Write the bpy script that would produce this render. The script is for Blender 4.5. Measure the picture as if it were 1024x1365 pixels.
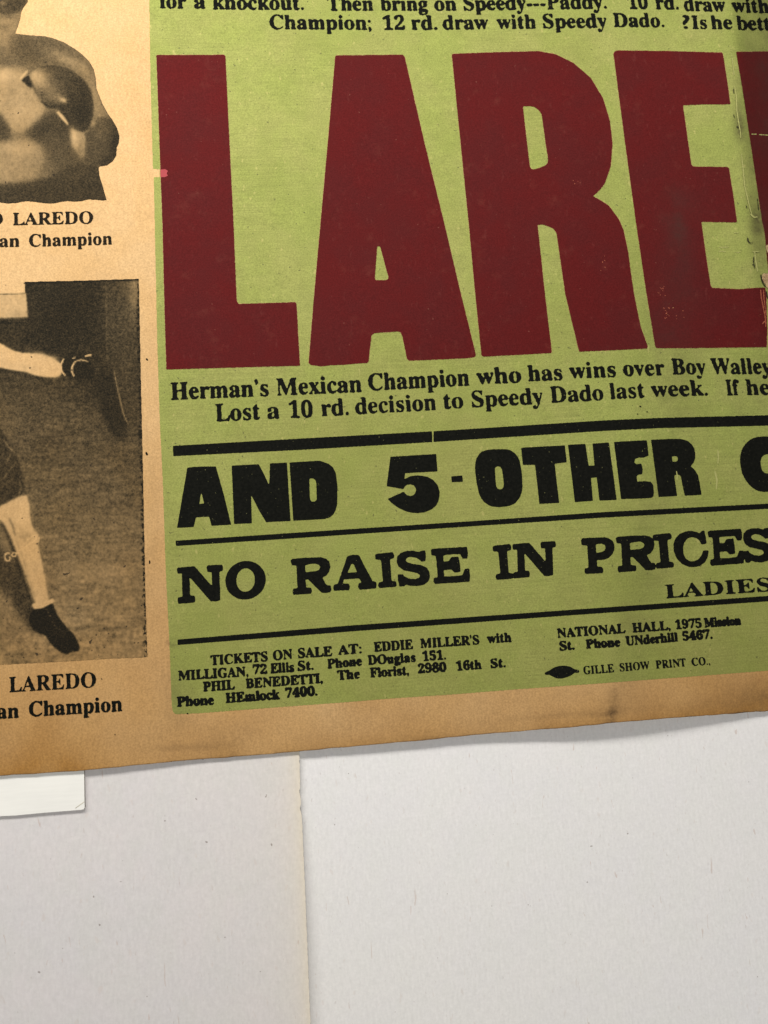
import bpy, json, math, random
import numpy as np
from mathutils import Matrix, Vector
from mathutils.geometry import delaunay_2d_cdt

for o in list(bpy.data.objects): bpy.data.objects.remove(o)
SC = bpy.context.scene
COL = SC.collection

# ------------------------------------------------------------------ camera
F, CX, CY, CAMH = 1000.0, 512.0, 682.5, 0.30
nz = np.array([-.085, .126, .988]); nz /= np.linalg.norm(nz)          # straight down, seen by the camera
ax = np.array([.9943, -.056, .092]); ax -= nz*ax.dot(nz); ax /= np.linalg.norm(ax)
ZC = -nz; YC = np.cross(ZC, ax)
M = np.column_stack([ax, YC, ZC])                                       # world axes in camera terms (right, down, forward)
CPOS = np.array([0., 0., CAMH])
cam = bpy.data.cameras.new('camera'); camo = bpy.data.objects.new('camera', cam); COL.objects.link(camo)
R = Matrix(((M[0,0], -M[1,0], -M[2,0]), (M[0,1], -M[1,1], -M[2,1]), (M[0,2], -M[1,2], -M[2,2])))
camo.matrix_world = Matrix.Translation(Vector(CPOS)) @ R.to_4x4()
cam.sensor_fit = 'HORIZONTAL'; cam.sensor_width = 36; cam.lens = F/1024*36
cam.clip_start = .01; cam.clip_end = 50
cam.dof.use_dof = True; cam.dof.focus_distance = .297; cam.dof.aperture_fstop = 18
SC.camera = camo

# ------------------------------------------------------------------ world and lamps
w = bpy.data.worlds.new('World'); SC.world = w; w.use_nodes = True
w.node_tree.nodes['Background'].inputs[0].default_value = (.96, .97, 1, 1)
w.node_tree.nodes['Background'].inputs[1].default_value = .10
def lamp(name, loc, target, size, power, col, shape='DISK'):
    l = bpy.data.lights.new(name, 'AREA'); l.shape = shape; l.size = size; l.energy = power; l.color = col
    o = bpy.data.objects.new(name, l); COL.objects.link(o); o.location = loc
    z = (Vector(loc)-Vector(target)).normalized(); y = z.cross(Vector((1, 0, 0))).normalized(); x = y.cross(z)   # long side level, along the poster's lines of type
    o.rotation_euler = Matrix((x, y, z)).transposed().to_euler()
    return o
lamp('tube_lamp', (-.14, .37, .365), (-.0, .25, 0), .62, 4.5, (1, .975, .94), 'RECTANGLE').data.size_y = .035
lamp('camera_side_fill', (.25, -.75, 1.25), (0, 0, 0), .9, 10.3, (1, .985, .96))  # added fill from the camera side, brightening the shadows evenly
vs = SC.view_settings
vs.view_transform = 'Standard'; vs.look = 'None'; vs.exposure = 0; vs.gamma = 1; vs.use_curve_mapping = False

# ------------------------------------------------------------------ the bowed card: height over the table
def sstep(a, b, x):
    t = np.clip((x-a)/(b-a), 0, 1); return t*t*(3-2*t)
def smooth_table(xs, ys, sig, lo, hi, n=1200):
    g = np.linspace(lo, hi, n); v = np.interp(g, xs, ys); s = sig/(g[1]-g[0])
    k = np.exp(-.5*(np.arange(-int(4*s), int(4*s)+1)/s)**2); k /= k.sum()
    p = len(k)//2; v = np.convolve(np.pad(v, p, mode='edge'), k, 'valid'); return g, v
CLG, CLV = smooth_table([-400,-100,0,60,115,250,398,604,700,820,900,960,1024,1100,1400],
                        [1.8,2.2,3.4,3.6,3.5,2.1,2.1,3.2,4.3,6.4,5.3,3.3,1.0,.7,1.5], 22, -420, 1420)
FDG, FDV = smooth_table([-500,-300,-180,-90,-35,0,3,80,300], [0,0,.14,.42,.74,1.0,1.0,-1.2,-1.3], 4.5, -520, 320)
def fold_x(y): return 975+.078*y
THICK = .0009
def hgt(x, y):
    x = np.asarray(x, float); y = np.asarray(y, float)
    b = np.interp(x, CLG, CLV)*1e-3
    base = .0024+.0014*sstep(500, 1000, x)
    s = sstep(330, 960, y)
    top = 1-sstep(140, 580, y)
    A = .0072*top
    base = base+.0052*top*sstep(480, 930, x)
    und = .00020*(np.sin(x/83+y/61)+np.sin(x/47-y/97+1.3)+.7*np.sin(y/38+x/210))
    return THICK + np.maximum(base*(1-s)+b*s + A*np.interp(x-fold_x(y), FDG, FDV)*.92 + und, .0002)
def ray(x, y, z):
    d = np.stack([(x-CX)/F, (y-CY)/F, np.ones_like(x)], -1) @ M
    t = (z-CAMH)/d[..., 2]
    return CPOS + d*t[..., None]
def surf(x, y, up=0.):
    x = np.asarray(x, float); y = np.asarray(y, float)
    return ray(x, y, hgt(x, y)+up*(1+1.2*np.exp(-((x-fold_x(y))/14)**2)*(1-sstep(350, 600, y))))
def surf_n(x, y):
    e = 1.5
    a = surf(x+e, y)-surf(x-e, y); b = surf(x, y+e)-surf(x, y-e)
    n = np.cross(b, a); return n/np.linalg.norm(n, axis=-1, keepdims=True)
ORG = ray(np.array(512.), np.array(600.), np.array(0.))
LAYER = .00006

# ------------------------------------------------------------------ stains and toning of the card, plus painted fold shade and light falloff
RNG = np.random.default_rng(7)
def blur(a, s):
    if s <= 0: return a
    r = max(1, int(3*s)); k = np.exp(-.5*(np.arange(-r, r+1)/s)**2); k /= k.sum()
    for axis in (0, 1):
        p = [(0, 0), (0, 0)]; p[axis] = (r, r)
        b = np.pad(a, p, mode='edge'); out = np.zeros_like(a)
        n = a.shape[axis]
        for i, kv in enumerate(k):
            out += kv*(b[i:i+n, :] if axis == 0 else b[:, i:i+n])
        a = out
    return a
NX, NY = 420, 360                                       # stain noise on a 4 px lattice from (-280,-280)
def lattice(s):
    n = blur(RNG.standard_normal((NY, NX)), s); return n/n.std()
N1, N2, N3 = lattice(1.3), lattice(4), lattice(12)
def samp(N, x, y):
    fx = np.clip((np.asarray(x, float)+280)/4, 0, NX-1.01); fy = np.clip((np.asarray(y, float)+280)/4, 0, NY-1.01)
    i = fx.astype(int); j = fy.astype(int); u = fx-i; v = fy-j
    return (N[j,i]*(1-u)+N[j,i+1]*u)*(1-v)+(N[j+1,i]*(1-u)+N[j+1,i+1]*u)*v
BX = [-400,-260,0,112,250,398,604,700,760,820,900,1024,1300]
BY = [1068,1057,1034.5,1027,1013.5,1002,982.5,974.5,969.5,963.5,957,947.5,922]
def bottom(x): return np.interp(x, BX, BY)
STAINS_AND_SHADE = [(908,300,7,26,-.1,.5),(903,320,16,60,-.12,.38),(897,430,18,44,-.1,.2),(925,285,30,18,0,.25),(893,470,26,90,-.1,.2),(880,640,18,110,.2,.2),(862,790,20,70,.22,.18),(845,880,18,60,.2,.16),
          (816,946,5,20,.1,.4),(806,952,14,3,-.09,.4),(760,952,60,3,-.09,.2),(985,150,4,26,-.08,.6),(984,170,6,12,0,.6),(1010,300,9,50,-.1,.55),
          (250,996,42,3.5,-.03,.25),(310,984,26,14,0,.13),(520,985,60,5,-.06,.12),(1015,930,40,18,-.1,.24),(940,940,60,8,-.08,.16),(1022,80,20,170,-.06,.72),  # the tall last mark paints in the shade right of the fold
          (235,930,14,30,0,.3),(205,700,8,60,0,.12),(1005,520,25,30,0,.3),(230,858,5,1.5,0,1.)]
def dirt_shade_at(x, y):
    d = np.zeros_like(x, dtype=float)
    for (cx, cy, sx, sy, a, amp) in STAINS_AND_SHADE:
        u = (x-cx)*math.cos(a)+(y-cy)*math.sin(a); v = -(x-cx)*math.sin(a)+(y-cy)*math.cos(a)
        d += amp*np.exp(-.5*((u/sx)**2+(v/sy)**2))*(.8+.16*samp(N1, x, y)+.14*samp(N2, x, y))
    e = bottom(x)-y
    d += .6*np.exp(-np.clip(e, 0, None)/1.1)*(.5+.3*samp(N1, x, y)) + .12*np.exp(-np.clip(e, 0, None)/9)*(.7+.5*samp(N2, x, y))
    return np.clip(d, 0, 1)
def tan_at(x, y):
    e = np.clip(bottom(x)-y, 0, None)
    return np.clip(sstep(250, 960, y)*.44+(.36+.12*samp(N3, x, y))*np.exp(-e/22)+.22*(1-sstep(40, 420, x))*sstep(800, 1000, y)+.16*sstep(860, 1010, x)*sstep(800, 920, y)+.05*samp(N2, x, y)+.08*samp(N3, x, y), 0, 1)

# ------------------------------------------------------------------ materials
def mat(name):
    m = bpy.data.materials.new(name); m.use_nodes = True; nt = m.node_tree
    b = nt.nodes['Principled BSDF']
    class K: pass
    k = K(); k.nt = nt; k.b = b; k.m = m
    def node(t, **kw):
        n = nt.nodes.new(t)
        for a, v in kw.items(): setattr(n, a, v)
        return n
    def put(sock, v):
        if isinstance(v, bpy.types.NodeSocket): nt.links.new(v, sock)
        else: sock.default_value = (*v, 1) if isinstance(v, tuple) and len(v) == 3 and sock.type == 'RGBA' else v
    k.put = put
    k.co = node('ShaderNodeTexCoord').outputs['Object']
    def scale(sx, sy, sz=1., rz=0.):
        n = node('ShaderNodeMapping'); put(n.inputs[0], k.co); n.inputs['Scale'].default_value = (sx, sy, sz)
        n.inputs['Rotation'].default_value = (0, 0, rz); return n.outputs[0]
    k.scale = scale
    def noise(s, det=2., rough=.5, vec=None, dist=0.):
        n = node('ShaderNodeTexNoise'); put(n.inputs['Vector'], vec if vec is not None else k.co)
        n.inputs['Scale'].default_value = s; n.inputs['Detail'].default_value = det; n.inputs['Roughness'].default_value = rough
        n.inputs['Distortion'].default_value = dist
        return n.outputs[0]
    k.noise = noise
    def ramp(v, a, b_, lo=0., hi=1.):
        n = node('ShaderNodeMapRange', interpolation_type='SMOOTHSTEP'); put(n.inputs[0], v)
        for i, q in zip((1,2,3,4), (a, b_, lo, hi)): n.inputs[i].default_value = q
        return n.outputs[0]
    k.ramp = ramp
    def math_(op, a, b_=0., clamp=False):
        n = node('ShaderNodeMath', operation=op, use_clamp=clamp); put(n.inputs[0], a); put(n.inputs[1], b_); return n.outputs[0]
    k.math = math_
    def mix(f, a, b_, blend='MIX'):
        n = node('ShaderNodeMix', data_type='RGBA', blend_type=blend); put(n.inputs[0], f)
        put(n.inputs[6], a if isinstance(a, bpy.types.NodeSocket) else (*a, 1)); put(n.inputs[7], b_ if isinstance(b_, bpy.types.NodeSocket) else (*b_, 1))
        return n.outputs[2]
    k.mix = mix
    def grey(v):
        n = node('ShaderNodeCombineColor')
        for i in range(3): put(n.inputs[i], v)
        return n.outputs[0]
    k.grey = grey
    def attr(nm): 
        n = node('ShaderNodeAttribute', attribute_name=nm); return n.outputs['Fac']
    k.attr = attr
    def bump(h, dist, strength=1.):
        n = node('ShaderNodeBump'); put(n.inputs['Height'], h); n.inputs['Distance'].default_value = dist; n.inputs['Strength'].default_value = strength
        nt.links.new(n.outputs[0], b.inputs['Normal'])
    k.bump = bump
    def done(colr, rough=.7, spec=.3):
        put(b.inputs['Base Color'], colr); put(b.inputs['Roughness'], rough); b.inputs['Specular IOR Level'].default_value = spec
        return m
    k.done = done
    return k

def board_colour(k):
    c = k.mix(k.attr('tan'), (.50, .325, .155), (.31, .155, .042))
    c = k.mix(k.ramp(k.noise(70, 3), .35, .7), c, k.mix(.3, c, (.46, .27, .10)))
    g = k.ramp(k.noise(1500, 3, .7), .25, .75, .82, 1.16)
    c = k.mix(1., c, k.grey(g), 'MULTIPLY')
    g2 = k.ramp(k.noise(1., 2, .6, k.scale(900, 220)), .25, .75, .94, 1.05)
    c = k.mix(1., c, k.grey(g2), 'MULTIPLY')
    c = k.mix(k.ramp(k.noise(420, 2, .6), .70, .76, 0, .35), c, (.30, .15, .06))
    d = k.math('MULTIPLY', k.attr('dirt_shade'), k.ramp(k.noise(500, 4, .7), .2, .75, .5, 1.25), True)
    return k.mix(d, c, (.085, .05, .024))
k = mat('aged_board'); c = board_colour(k)
k.bump(k.noise(1500, 3), .00004, .5); MB_BOARD = k.done(c, .9, .05)
k = mat('board_edge'); MB_EDGE = k.done(k.mix(k.noise(900, 3), (.16, .095, .045), (.07, .04, .02)), .9, .1)

def green_colour(k):
    c = k.mix(k.ramp(k.noise(45, 3, .6), .3, .7), (.224, .248, .060), (.248, .254, .072))
    g = k.ramp(k.noise(1900, 3, .7), .25, .75, .76, 1.24)
    c = k.mix(1., c, k.grey(g), 'MULTIPLY')
    c = k.mix(1., c, k.grey(k.ramp(k.noise(160, 5, .65), .25, .75, .93, 1.06)), 'MULTIPLY')
    st = k.ramp(k.noise(1., 3, .6, k.scale(45, 1500)), .3, .72, .885, 1.07)
    stm = k.ramp(k.noise(22, 2), .35, .65, .25, 1.)
    c = k.mix(stm, c, k.mix(1., c, k.grey(st), 'MULTIPLY'))
    c = k.mix(k.ramp(k.noise(1., 2, .6, k.scale(520, 260)), .64, .74, 0, .45), c, (.45, .39, .14))
    c = k.mix(k.ramp(k.noise(330, 3, .6), .66, .73, 0, .30), c, (.13, .15, .04))
    c = k.mix(k.ramp(k.noise(760, 1, .5), .735, .775, 0, .8), c, (.07, .07, .03))
    c = k.mix(k.math('MULTIPLY', k.attr('tan'), .55), c, (.165, .155, .034))  # green darkens towards the bottom: light falloff put into the ink colour
    d = k.math('MULTIPLY', k.attr('dirt_shade'), k.ramp(k.noise(420, 4, .7), .2, .75, .55, 1.1), True)
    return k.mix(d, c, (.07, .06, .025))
k = mat('green_ink'); c = green_colour(k)
k.bump(k.noise(1500, 3), .00004, .6); MB_GREEN = k.done(c, .75, .10)

k = mat('dark_red_ink')
c = k.mix(k.ramp(k.noise(60, 3, .6), .3, .7), (.078, .0078, .0076), (.069, .0090, .0088))
c = k.mix(1., c, k.grey(k.ramp(k.noise(1800, 3, .7), .25, .75, .80, 1.24)), 'MULTIPLY')
c = k.mix(k.ramp(k.noise(130, 4, .7), .55, .78, 0, .22), c, (.15, .04, .028))
c = k.mix(k.ramp(k.noise(1., 3, .65, k.scale(420, 160)), .60, .74, 0, .14), c, (.17, .05, .04))
c = k.mix(k.ramp(k.noise(700, 2, .5), .74, .79, 0, .35), c, (.24, .10, .07))
d = k.math('MULTIPLY', k.attr('dirt_shade'), k.ramp(k.noise(300, 4, .7), .2, .75, .6, 1.1), True)
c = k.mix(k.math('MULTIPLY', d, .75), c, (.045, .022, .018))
k.bump(k.noise(1400, 3), .00004, .6); MB_RED = k.done(c, .75, .04)
k = mat('bare_red_ink'); MB_BRIGHT = k.done(k.mix(k.noise(1200, 2), (.30, .018, .022), (.22, .015, .02)), .6, .3)
k = mat('red_ink_rim')
MB_RIM = k.done(k.mix(k.ramp(k.noise(600, 3, .6), .35, .65), (.26, .085, .045), (.40, .29, .10)), .6, .3)

def black_ink(name, worn):
    k = mat(name)
    c = k.mix(k.ramp(k.noise(900, 3, .7), .3, .75), (.0045, .0048, .0038), (.0085, .0085, .0065))
    c = k.mix(k.ramp(k.noise(1300, 2, .5), .715-worn, .78-worn, 0, .75), c, (.16, .155, .06))
    k.bump(k.noise(1500, 3), .00003, .5)
    return k.done(c, .8, .02)
MB_BLACK = black_ink('black_ink', 0.); MB_SPARSE = black_ink('black_ink_worn', .05)
k = mat('caption_ink'); MB_BROWNBLACK = k.done(k.mix(k.ramp(k.noise(1500, 2, .6), .42, .72), (.008, .0065, .0045), (.028, .020, .011)), .8, .03)

k = mat('halftone_print')
pc = board_colour(k); t = k.attr('tone')
sp = k.nt.nodes.new('ShaderNodeSeparateXYZ'); k.put(sp.inputs[0], k.scale(1, 1, 1, math.radians(43)))
W = 2*math.pi/.00060
scr = k.math('MULTIPLY', k.math('SINE', k.math('MULTIPLY', sp.outputs[0], W)), k.math('SINE', k.math('MULTIPLY', sp.outputs[1], W)))
cov = k.math('ADD', t, k.math('MULTIPLY', scr, .16))
cov = k.math('ADD', cov, k.ramp(k.noise(1500, 3, .7), .2, .8, -.12, .12))
cov = k.ramp(cov, -.02, 1.02)
pc = k.mix(cov, pc, k.mix(1., pc, (.90, .97, .97), 'MULTIPLY'))
c = k.mix(cov, pc, (.009, .0085, .0065))
c = k.mix(k.ramp(k.noise(520, 1), .74, .77, 0, .8), c, (.02, .016, .012))
k.bump(k.noise(1500, 3), .00004, .5); MB_HALF = k.done(c, .85, .03)

k = mat('torn_board'); MB_TORN = k.done(k.mix(k.ramp(k.noise(700, 4, .7), .35, .65), (.42, .31, .16), (.20, .12, .06)), .9, .1)
k = mat('bare_fibre'); MB_FIBRE = k.done(k.mix(k.noise(900, 3), (.36, .34, .13), (.27, .28, .085)), .85, .05)
k = mat('orange_scratch'); MB_SCRATCH = k.done(k.mix(k.noise(1400, 2), (.36, .11, .05), (.15, .025, .02)), .8, .2)
k = mat('crack_shade'); MB_CRACK_SHADE = k.done((.02, .016, .01), .9, .1)  # for dark strips that paint the shade inside the cracks

def paper(name, ca, cb, warm):
    k = mat(name)
    c = k.mix(k.ramp(k.noise(38, 4, .6), .32, .68), ca, cb)
    c = k.mix(k.ramp(k.noise(90, 4, .65, k.scale(1, .6)), .35, .68, 0, .55), c, (cb[0]*.985, cb[1]*1.005, cb[2]*.965))
    c = k.mix(k.attr('tan'), c, warm)
    c = k.mix(1., c, k.grey(k.ramp(k.noise(900, 4, .7), .2, .8, .945, 1.045)), 'MULTIPLY')
    c = k.mix(1., c, k.grey(k.ramp(k.noise(1., 3, .6, k.scale(900, 260)), .2, .8, .955, 1.04)), 'MULTIPLY')
    c = k.mix(k.ramp(k.noise(1., 2, .5, k.scale(420, 190, 1, .2)), .66, .73, 0, .16), c, (.50, .38, .30))
    c = k.mix(k.ramp(k.noise(1., 2, .5, k.scale(900, 380, 1, -.15)), .71, .76, 0, .24), c, (.36, .28, .24))
    c = k.mix(k.ramp(k.noise(330, 2, .55), .745, .775, 0, .6), c, (.15, .11, .085))
    c = k.mix(k.ramp(k.noise(1., 2, .5, k.scale(620, 110, 1, .35), .8), .72, .74, 0, .34), c, (.42, .27, .19))
    k.bump(k.noise(620, 4, .6), .00005, .55)
    return k.done(c, .85, .2)
MB_PAPER_R = paper('grey_newsprint', (.725, .705, .69), (.705, .688, .685), (.72, .69, .635))
MB_PAPER_L = paper('cream_newsprint', (.63, .592, .578), (.61, .582, .572), (.68, .60, .46))
k = mat('white_card'); c = k.mix(k.ramp(k.noise(60, 3), .3, .7), (.80, .785, .725), (.77, .755, .70))
c = k.mix(1., c, k.grey(k.ramp(k.noise(1., 3, .6, k.scale(60, 900)), .2, .8, .97, 1.02)), 'MULTIPLY')
k.bump(k.noise(500, 3), .00003, .5); MB_CARD = k.done(c, .6, .35)
k = mat('card_edge'); MB_CEDGE = k.done(k.mix(k.noise(800, 3), (.30, .26, .21), (.20, .17, .14)), .9, .1)
k = mat('card_crease'); MB_CREASE = k.done((.55, .50, .36), .8, .1)
k = mat('table_laminate'); c = k.mix(k.ramp(k.noise(25, 4), .3, .7), (.42, .40, .37), (.36, .34, .32)); MB_TABLE = k.done(c, .5, .4)

# ------------------------------------------------------------------ mesh linking
def link(name, V, faces, mats, parent=None, normals=None, px=None, fmat=None, org=ORG, tone=None):
    me = bpy.data.meshes.new(name)
    me.from_pydata([tuple(v) for v in (np.asarray(V)-org)], [], faces)
    for m in (mats if isinstance(mats, (list, tuple)) else [mats]): me.materials.append(m)
    if fmat is not None: me.polygons.foreach_set('material_index', np.asarray(fmat, dtype=np.int32))
    if px is not None:
        for nm, fn in (('tan', tan_at), ('dirt_shade', dirt_shade_at)):
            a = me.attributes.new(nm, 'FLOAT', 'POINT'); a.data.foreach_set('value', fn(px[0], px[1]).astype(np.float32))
    if tone is not None:
        a = me.attributes.new('tone', 'FLOAT', 'POINT'); a.data.foreach_set('value', np.asarray(tone, dtype=np.float32))
    me.polygons.foreach_set('use_smooth', [True]*len(me.polygons))
    me.update()
    if normals is not None: me.normals_split_custom_set_from_vertices([tuple(n) for n in normals])
    o = bpy.data.objects.new(name, me); COL.objects.link(o)
    if parent is not None: o.parent = parent
    else: o.location = org
    return o

# ------------------------------------------------------------------ printing: shapes are inked on a lattice, spread a little, and cut out along the ink's edge
def raster(polys, x0, y0, nx, ny, S):
    Mk = np.zeros((ny, nx+1), np.int32)
    for P in polys:
        P = (np.asarray(P, float)-(x0, y0))*S
        Q = np.roll(P, -1, 0)
        for (ax_, ay), (bx, by) in zip(P, Q):
            if ay == by: continue
            if ay > by: ax_, ay, bx, by = bx, by, ax_, ay
            r0 = max(0, math.ceil(ay-.5)); r1 = min(ny-1, math.ceil(by-.5)-1)
            if r1 < r0: continue
            r = np.arange(r0, r1+1); xx = ax_+(r+.5-ay)*(bx-ax_)/(by-ay)
            cidx = np.clip(np.ceil(xx-.5).astype(int), 0, nx)
            np.add.at(Mk, (r, cidx), 1)
    return (np.cumsum(Mk, 1)[:, :nx] & 1).astype(float)

def field(groups, S, b, rough, seed, pad=4, worn=None):
    A = np.concatenate([np.asarray(P, float).reshape(-1, 2) for g in groups for P in g])
    x0, y0 = np.floor(A.min(0)-pad); x1, y1 = np.ceil(A.max(0)+pad)
    nx, ny = int((x1-x0)*S), int((y1-y0)*S)
    C = np.zeros((ny, nx))
    for g in groups:
        B = np.concatenate([np.asarray(P, float).reshape(-1, 2) for P in g])
        gx0, gy0 = np.floor(B.min(0)-1); gx1, gy1 = np.ceil(B.max(0)+1)
        sx, sy = int((gx1-gx0)*S), int((gy1-gy0)*S)
        m = raster(g, gx0, gy0, sx, sy, S)
        i, j = int((gx0-x0)*S), int((gy0-y0)*S)
        np.maximum(C[j:j+sy, i:i+sx], m, out=C[j:j+sy, i:i+sx])
    C = blur(C, b*S)
    rg = np.random.default_rng(seed)
    n = blur(rg.standard_normal(C.shape), .45*S); n /= n.std()
    n2 = blur(rg.standard_normal(C.shape), 1.3*S); n2 /= n2.std()
    C = C+rough*(n+.8*n2)*np.clip(C/.12, 0, 1)
    if worn is not None:
        n3 = blur(rg.standard_normal(C.shape), .3*S); n3 /= n3.std()
        for (wx, wy, wr, amt) in worn:
            yy, xx = np.mgrid[0:ny, 0:nx]
            g = np.exp(-.5*((((xx/S+x0)-wx)**2+((yy/S+y0)-wy)**2)/wr**2))
            C = C-amt*g*np.clip(n3-.7, 0, 2)
    C[0, :] = C[-1, :] = 0; C[:, 0] = C[:, -1] = 0
    return C, x0, y0

def outline(C, thr):
    D = C-thr; ins = D > 0; ny, nx = C.shape
    hx = ins[:, :-1] != ins[:, 1:]; vx = ins[:-1, :] != ins[1:, :]
    hid = np.full(hx.shape, -1); vid = np.full(vx.shape, -1)
    hj, hi = np.nonzero(hx); vj, vi = np.nonzero(vx)
    nh = len(hj); hid[hj, hi] = np.arange(nh); vid[vj, vi] = nh+np.arange(len(vj))
    th = np.clip(D[hj, hi]/(D[hj, hi]-D[hj, hi+1]), .06, .94); tv = np.clip(D[vj, vi]/(D[vj, vi]-D[vj+1, vi]), .06, .94)
    P = np.concatenate([np.stack([hi+th, hj], -1), np.stack([vi, vj+tv], -1)])
    a = ins[:-1,:-1]; b = ins[:-1,1:]; c = ins[1:,1:]; d = ins[1:,:-1]
    top, bot, lef, rig = hid[:-1,:], hid[1:,:], vid[:,:-1], vid[:,1:]
    case = a*1+b*2+c*4+d*8
    E = []
    table = {1:[(lef,top)],14:[(lef,top)],2:[(top,rig)],13:[(top,rig)],4:[(rig,bot)],11:[(rig,bot)],8:[(bot,lef)],7:[(bot,lef)],
             3:[(lef,rig)],12:[(lef,rig)],6:[(top,bot)],9:[(top,bot)],5:[(lef,top),(rig,bot)],10:[(top,rig),(bot,lef)]}
    for cs, prs in table.items():
        m = case == cs
        if m.any():
            for (p, q) in prs: E.append(np.stack([p[m], q[m]], -1))
    return P, (np.concatenate(E) if E else np.zeros((0, 2), int))

def bil(C, P):
    x = np.clip(P[:,0], 0, C.shape[1]-1.001); y = np.clip(P[:,1], 0, C.shape[0]-1.001)
    i = x.astype(int); j = y.astype(int); u = x-i; v = y-j
    return (C[j,i]*(1-u)+C[j,i+1]*u)*(1-v)+(C[j+1,i]*(1-u)+C[j+1,i+1]*u)*v

def cut(C, x0, y0, S, thr, grid):
    P, E = outline(C, thr)
    if grid:
        g = grid*S
        gx, gy = np.meshgrid(np.arange(g/2, C.shape[1], g), np.arange(g/2, C.shape[0], g))
        G = np.stack([gx.ravel(), gy.ravel()], -1)+RNG.uniform(-.05, .05, (gx.size, 2))*g
        ok = bil(C, G) > thr
        for dx, dy in ((1.5,0),(-1.5,0),(0,1.5),(0,-1.5)): ok &= bil(C, G+(dx, dy)) > thr
        P = np.concatenate([P, G[ok]])
    fx, fy = np.meshgrid(np.concatenate([np.arange(-14, 16, 1.7), np.arange(16, 90, 5.)]), np.arange(-250, 620, 5.))
    H_ = np.stack([(fx+fold_x(fy)-x0-.5/S).ravel()*S, (fy-y0-.5/S).ravel()*S], -1)+RNG.uniform(-.1, .1, (fx.size, 2))
    ins_ = (H_[:,0] > 3) & (H_[:,1] > 3) & (H_[:,0] < C.shape[1]-4) & (H_[:,1] < C.shape[0]-4); H_ = H_[ins_]
    if len(H_):
        ok = bil(C, H_) > thr
        for dx, dy in ((1.5,0),(-1.5,0),(0,1.5),(0,-1.5)): ok &= bil(C, H_+(dx, dy)) > thr
        P = np.concatenate([P, H_[ok]])
    r = delaunay_2d_cdt([Vector((float(p[0]), float(p[1]))) for p in P], [tuple(int(q) for q in e) for e in E], [], 0, 1e-4)
    V = np.array([tuple(v) for v in r[0]]); T = np.array([t for t in r[2] if len(t) == 3])
    cen = V[T].mean(1)
    keep = bil(C, cen) > thr
    T = T[keep]
    used = np.unique(T); remap = np.full(len(V), -1); remap[used] = np.arange(len(used))
    V = V[used]; T = remap[T]
    return V[:,0]/S+.5/S+x0, V[:,1]/S+.5/S+y0, T

def lay(name, layers, parent, tonefn=None):
    """layers: (groups, S, blur, thr, rough, grid, level, material, seed[, worn])"""
    Vs, Ns, Fs, Fm, PX, PY, mats, off = [], [], [], [], [], [], [], 0
    for L in layers:
        groups, S, b, thr, rough, grid, lev, m, seed = L[:9]
        C, x0, y0 = field(groups, S, b, rough, seed, worn=L[9] if len(L) > 9 else None)
        x, y, T = cut(C, x0, y0, S, thr, grid)
        V = surf(x, y, lev*LAYER); n = surf_n(x, y)
        a = V[T[:,1]]-V[T[:,0]]; c_ = V[T[:,2]]-V[T[:,0]]
        flip = np.cross(a, c_)[:,2] < 0; T[flip] = T[flip][:, ::-1]
        if m not in mats: mats.append(m)
        Vs.append(V); Ns.append(n); Fs += [tuple(int(q)+off for q in t) for t in T]; Fm += [mats.index(m)]*len(T); PX.append(x); PY.append(y); off += len(V)
    px = (np.concatenate(PX), np.concatenate(PY))
    return link(name, np.concatenate(Vs), Fs, mats, parent, np.concatenate(Ns), px, Fm, tone=tonefn(*px) if tonefn else None)

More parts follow.
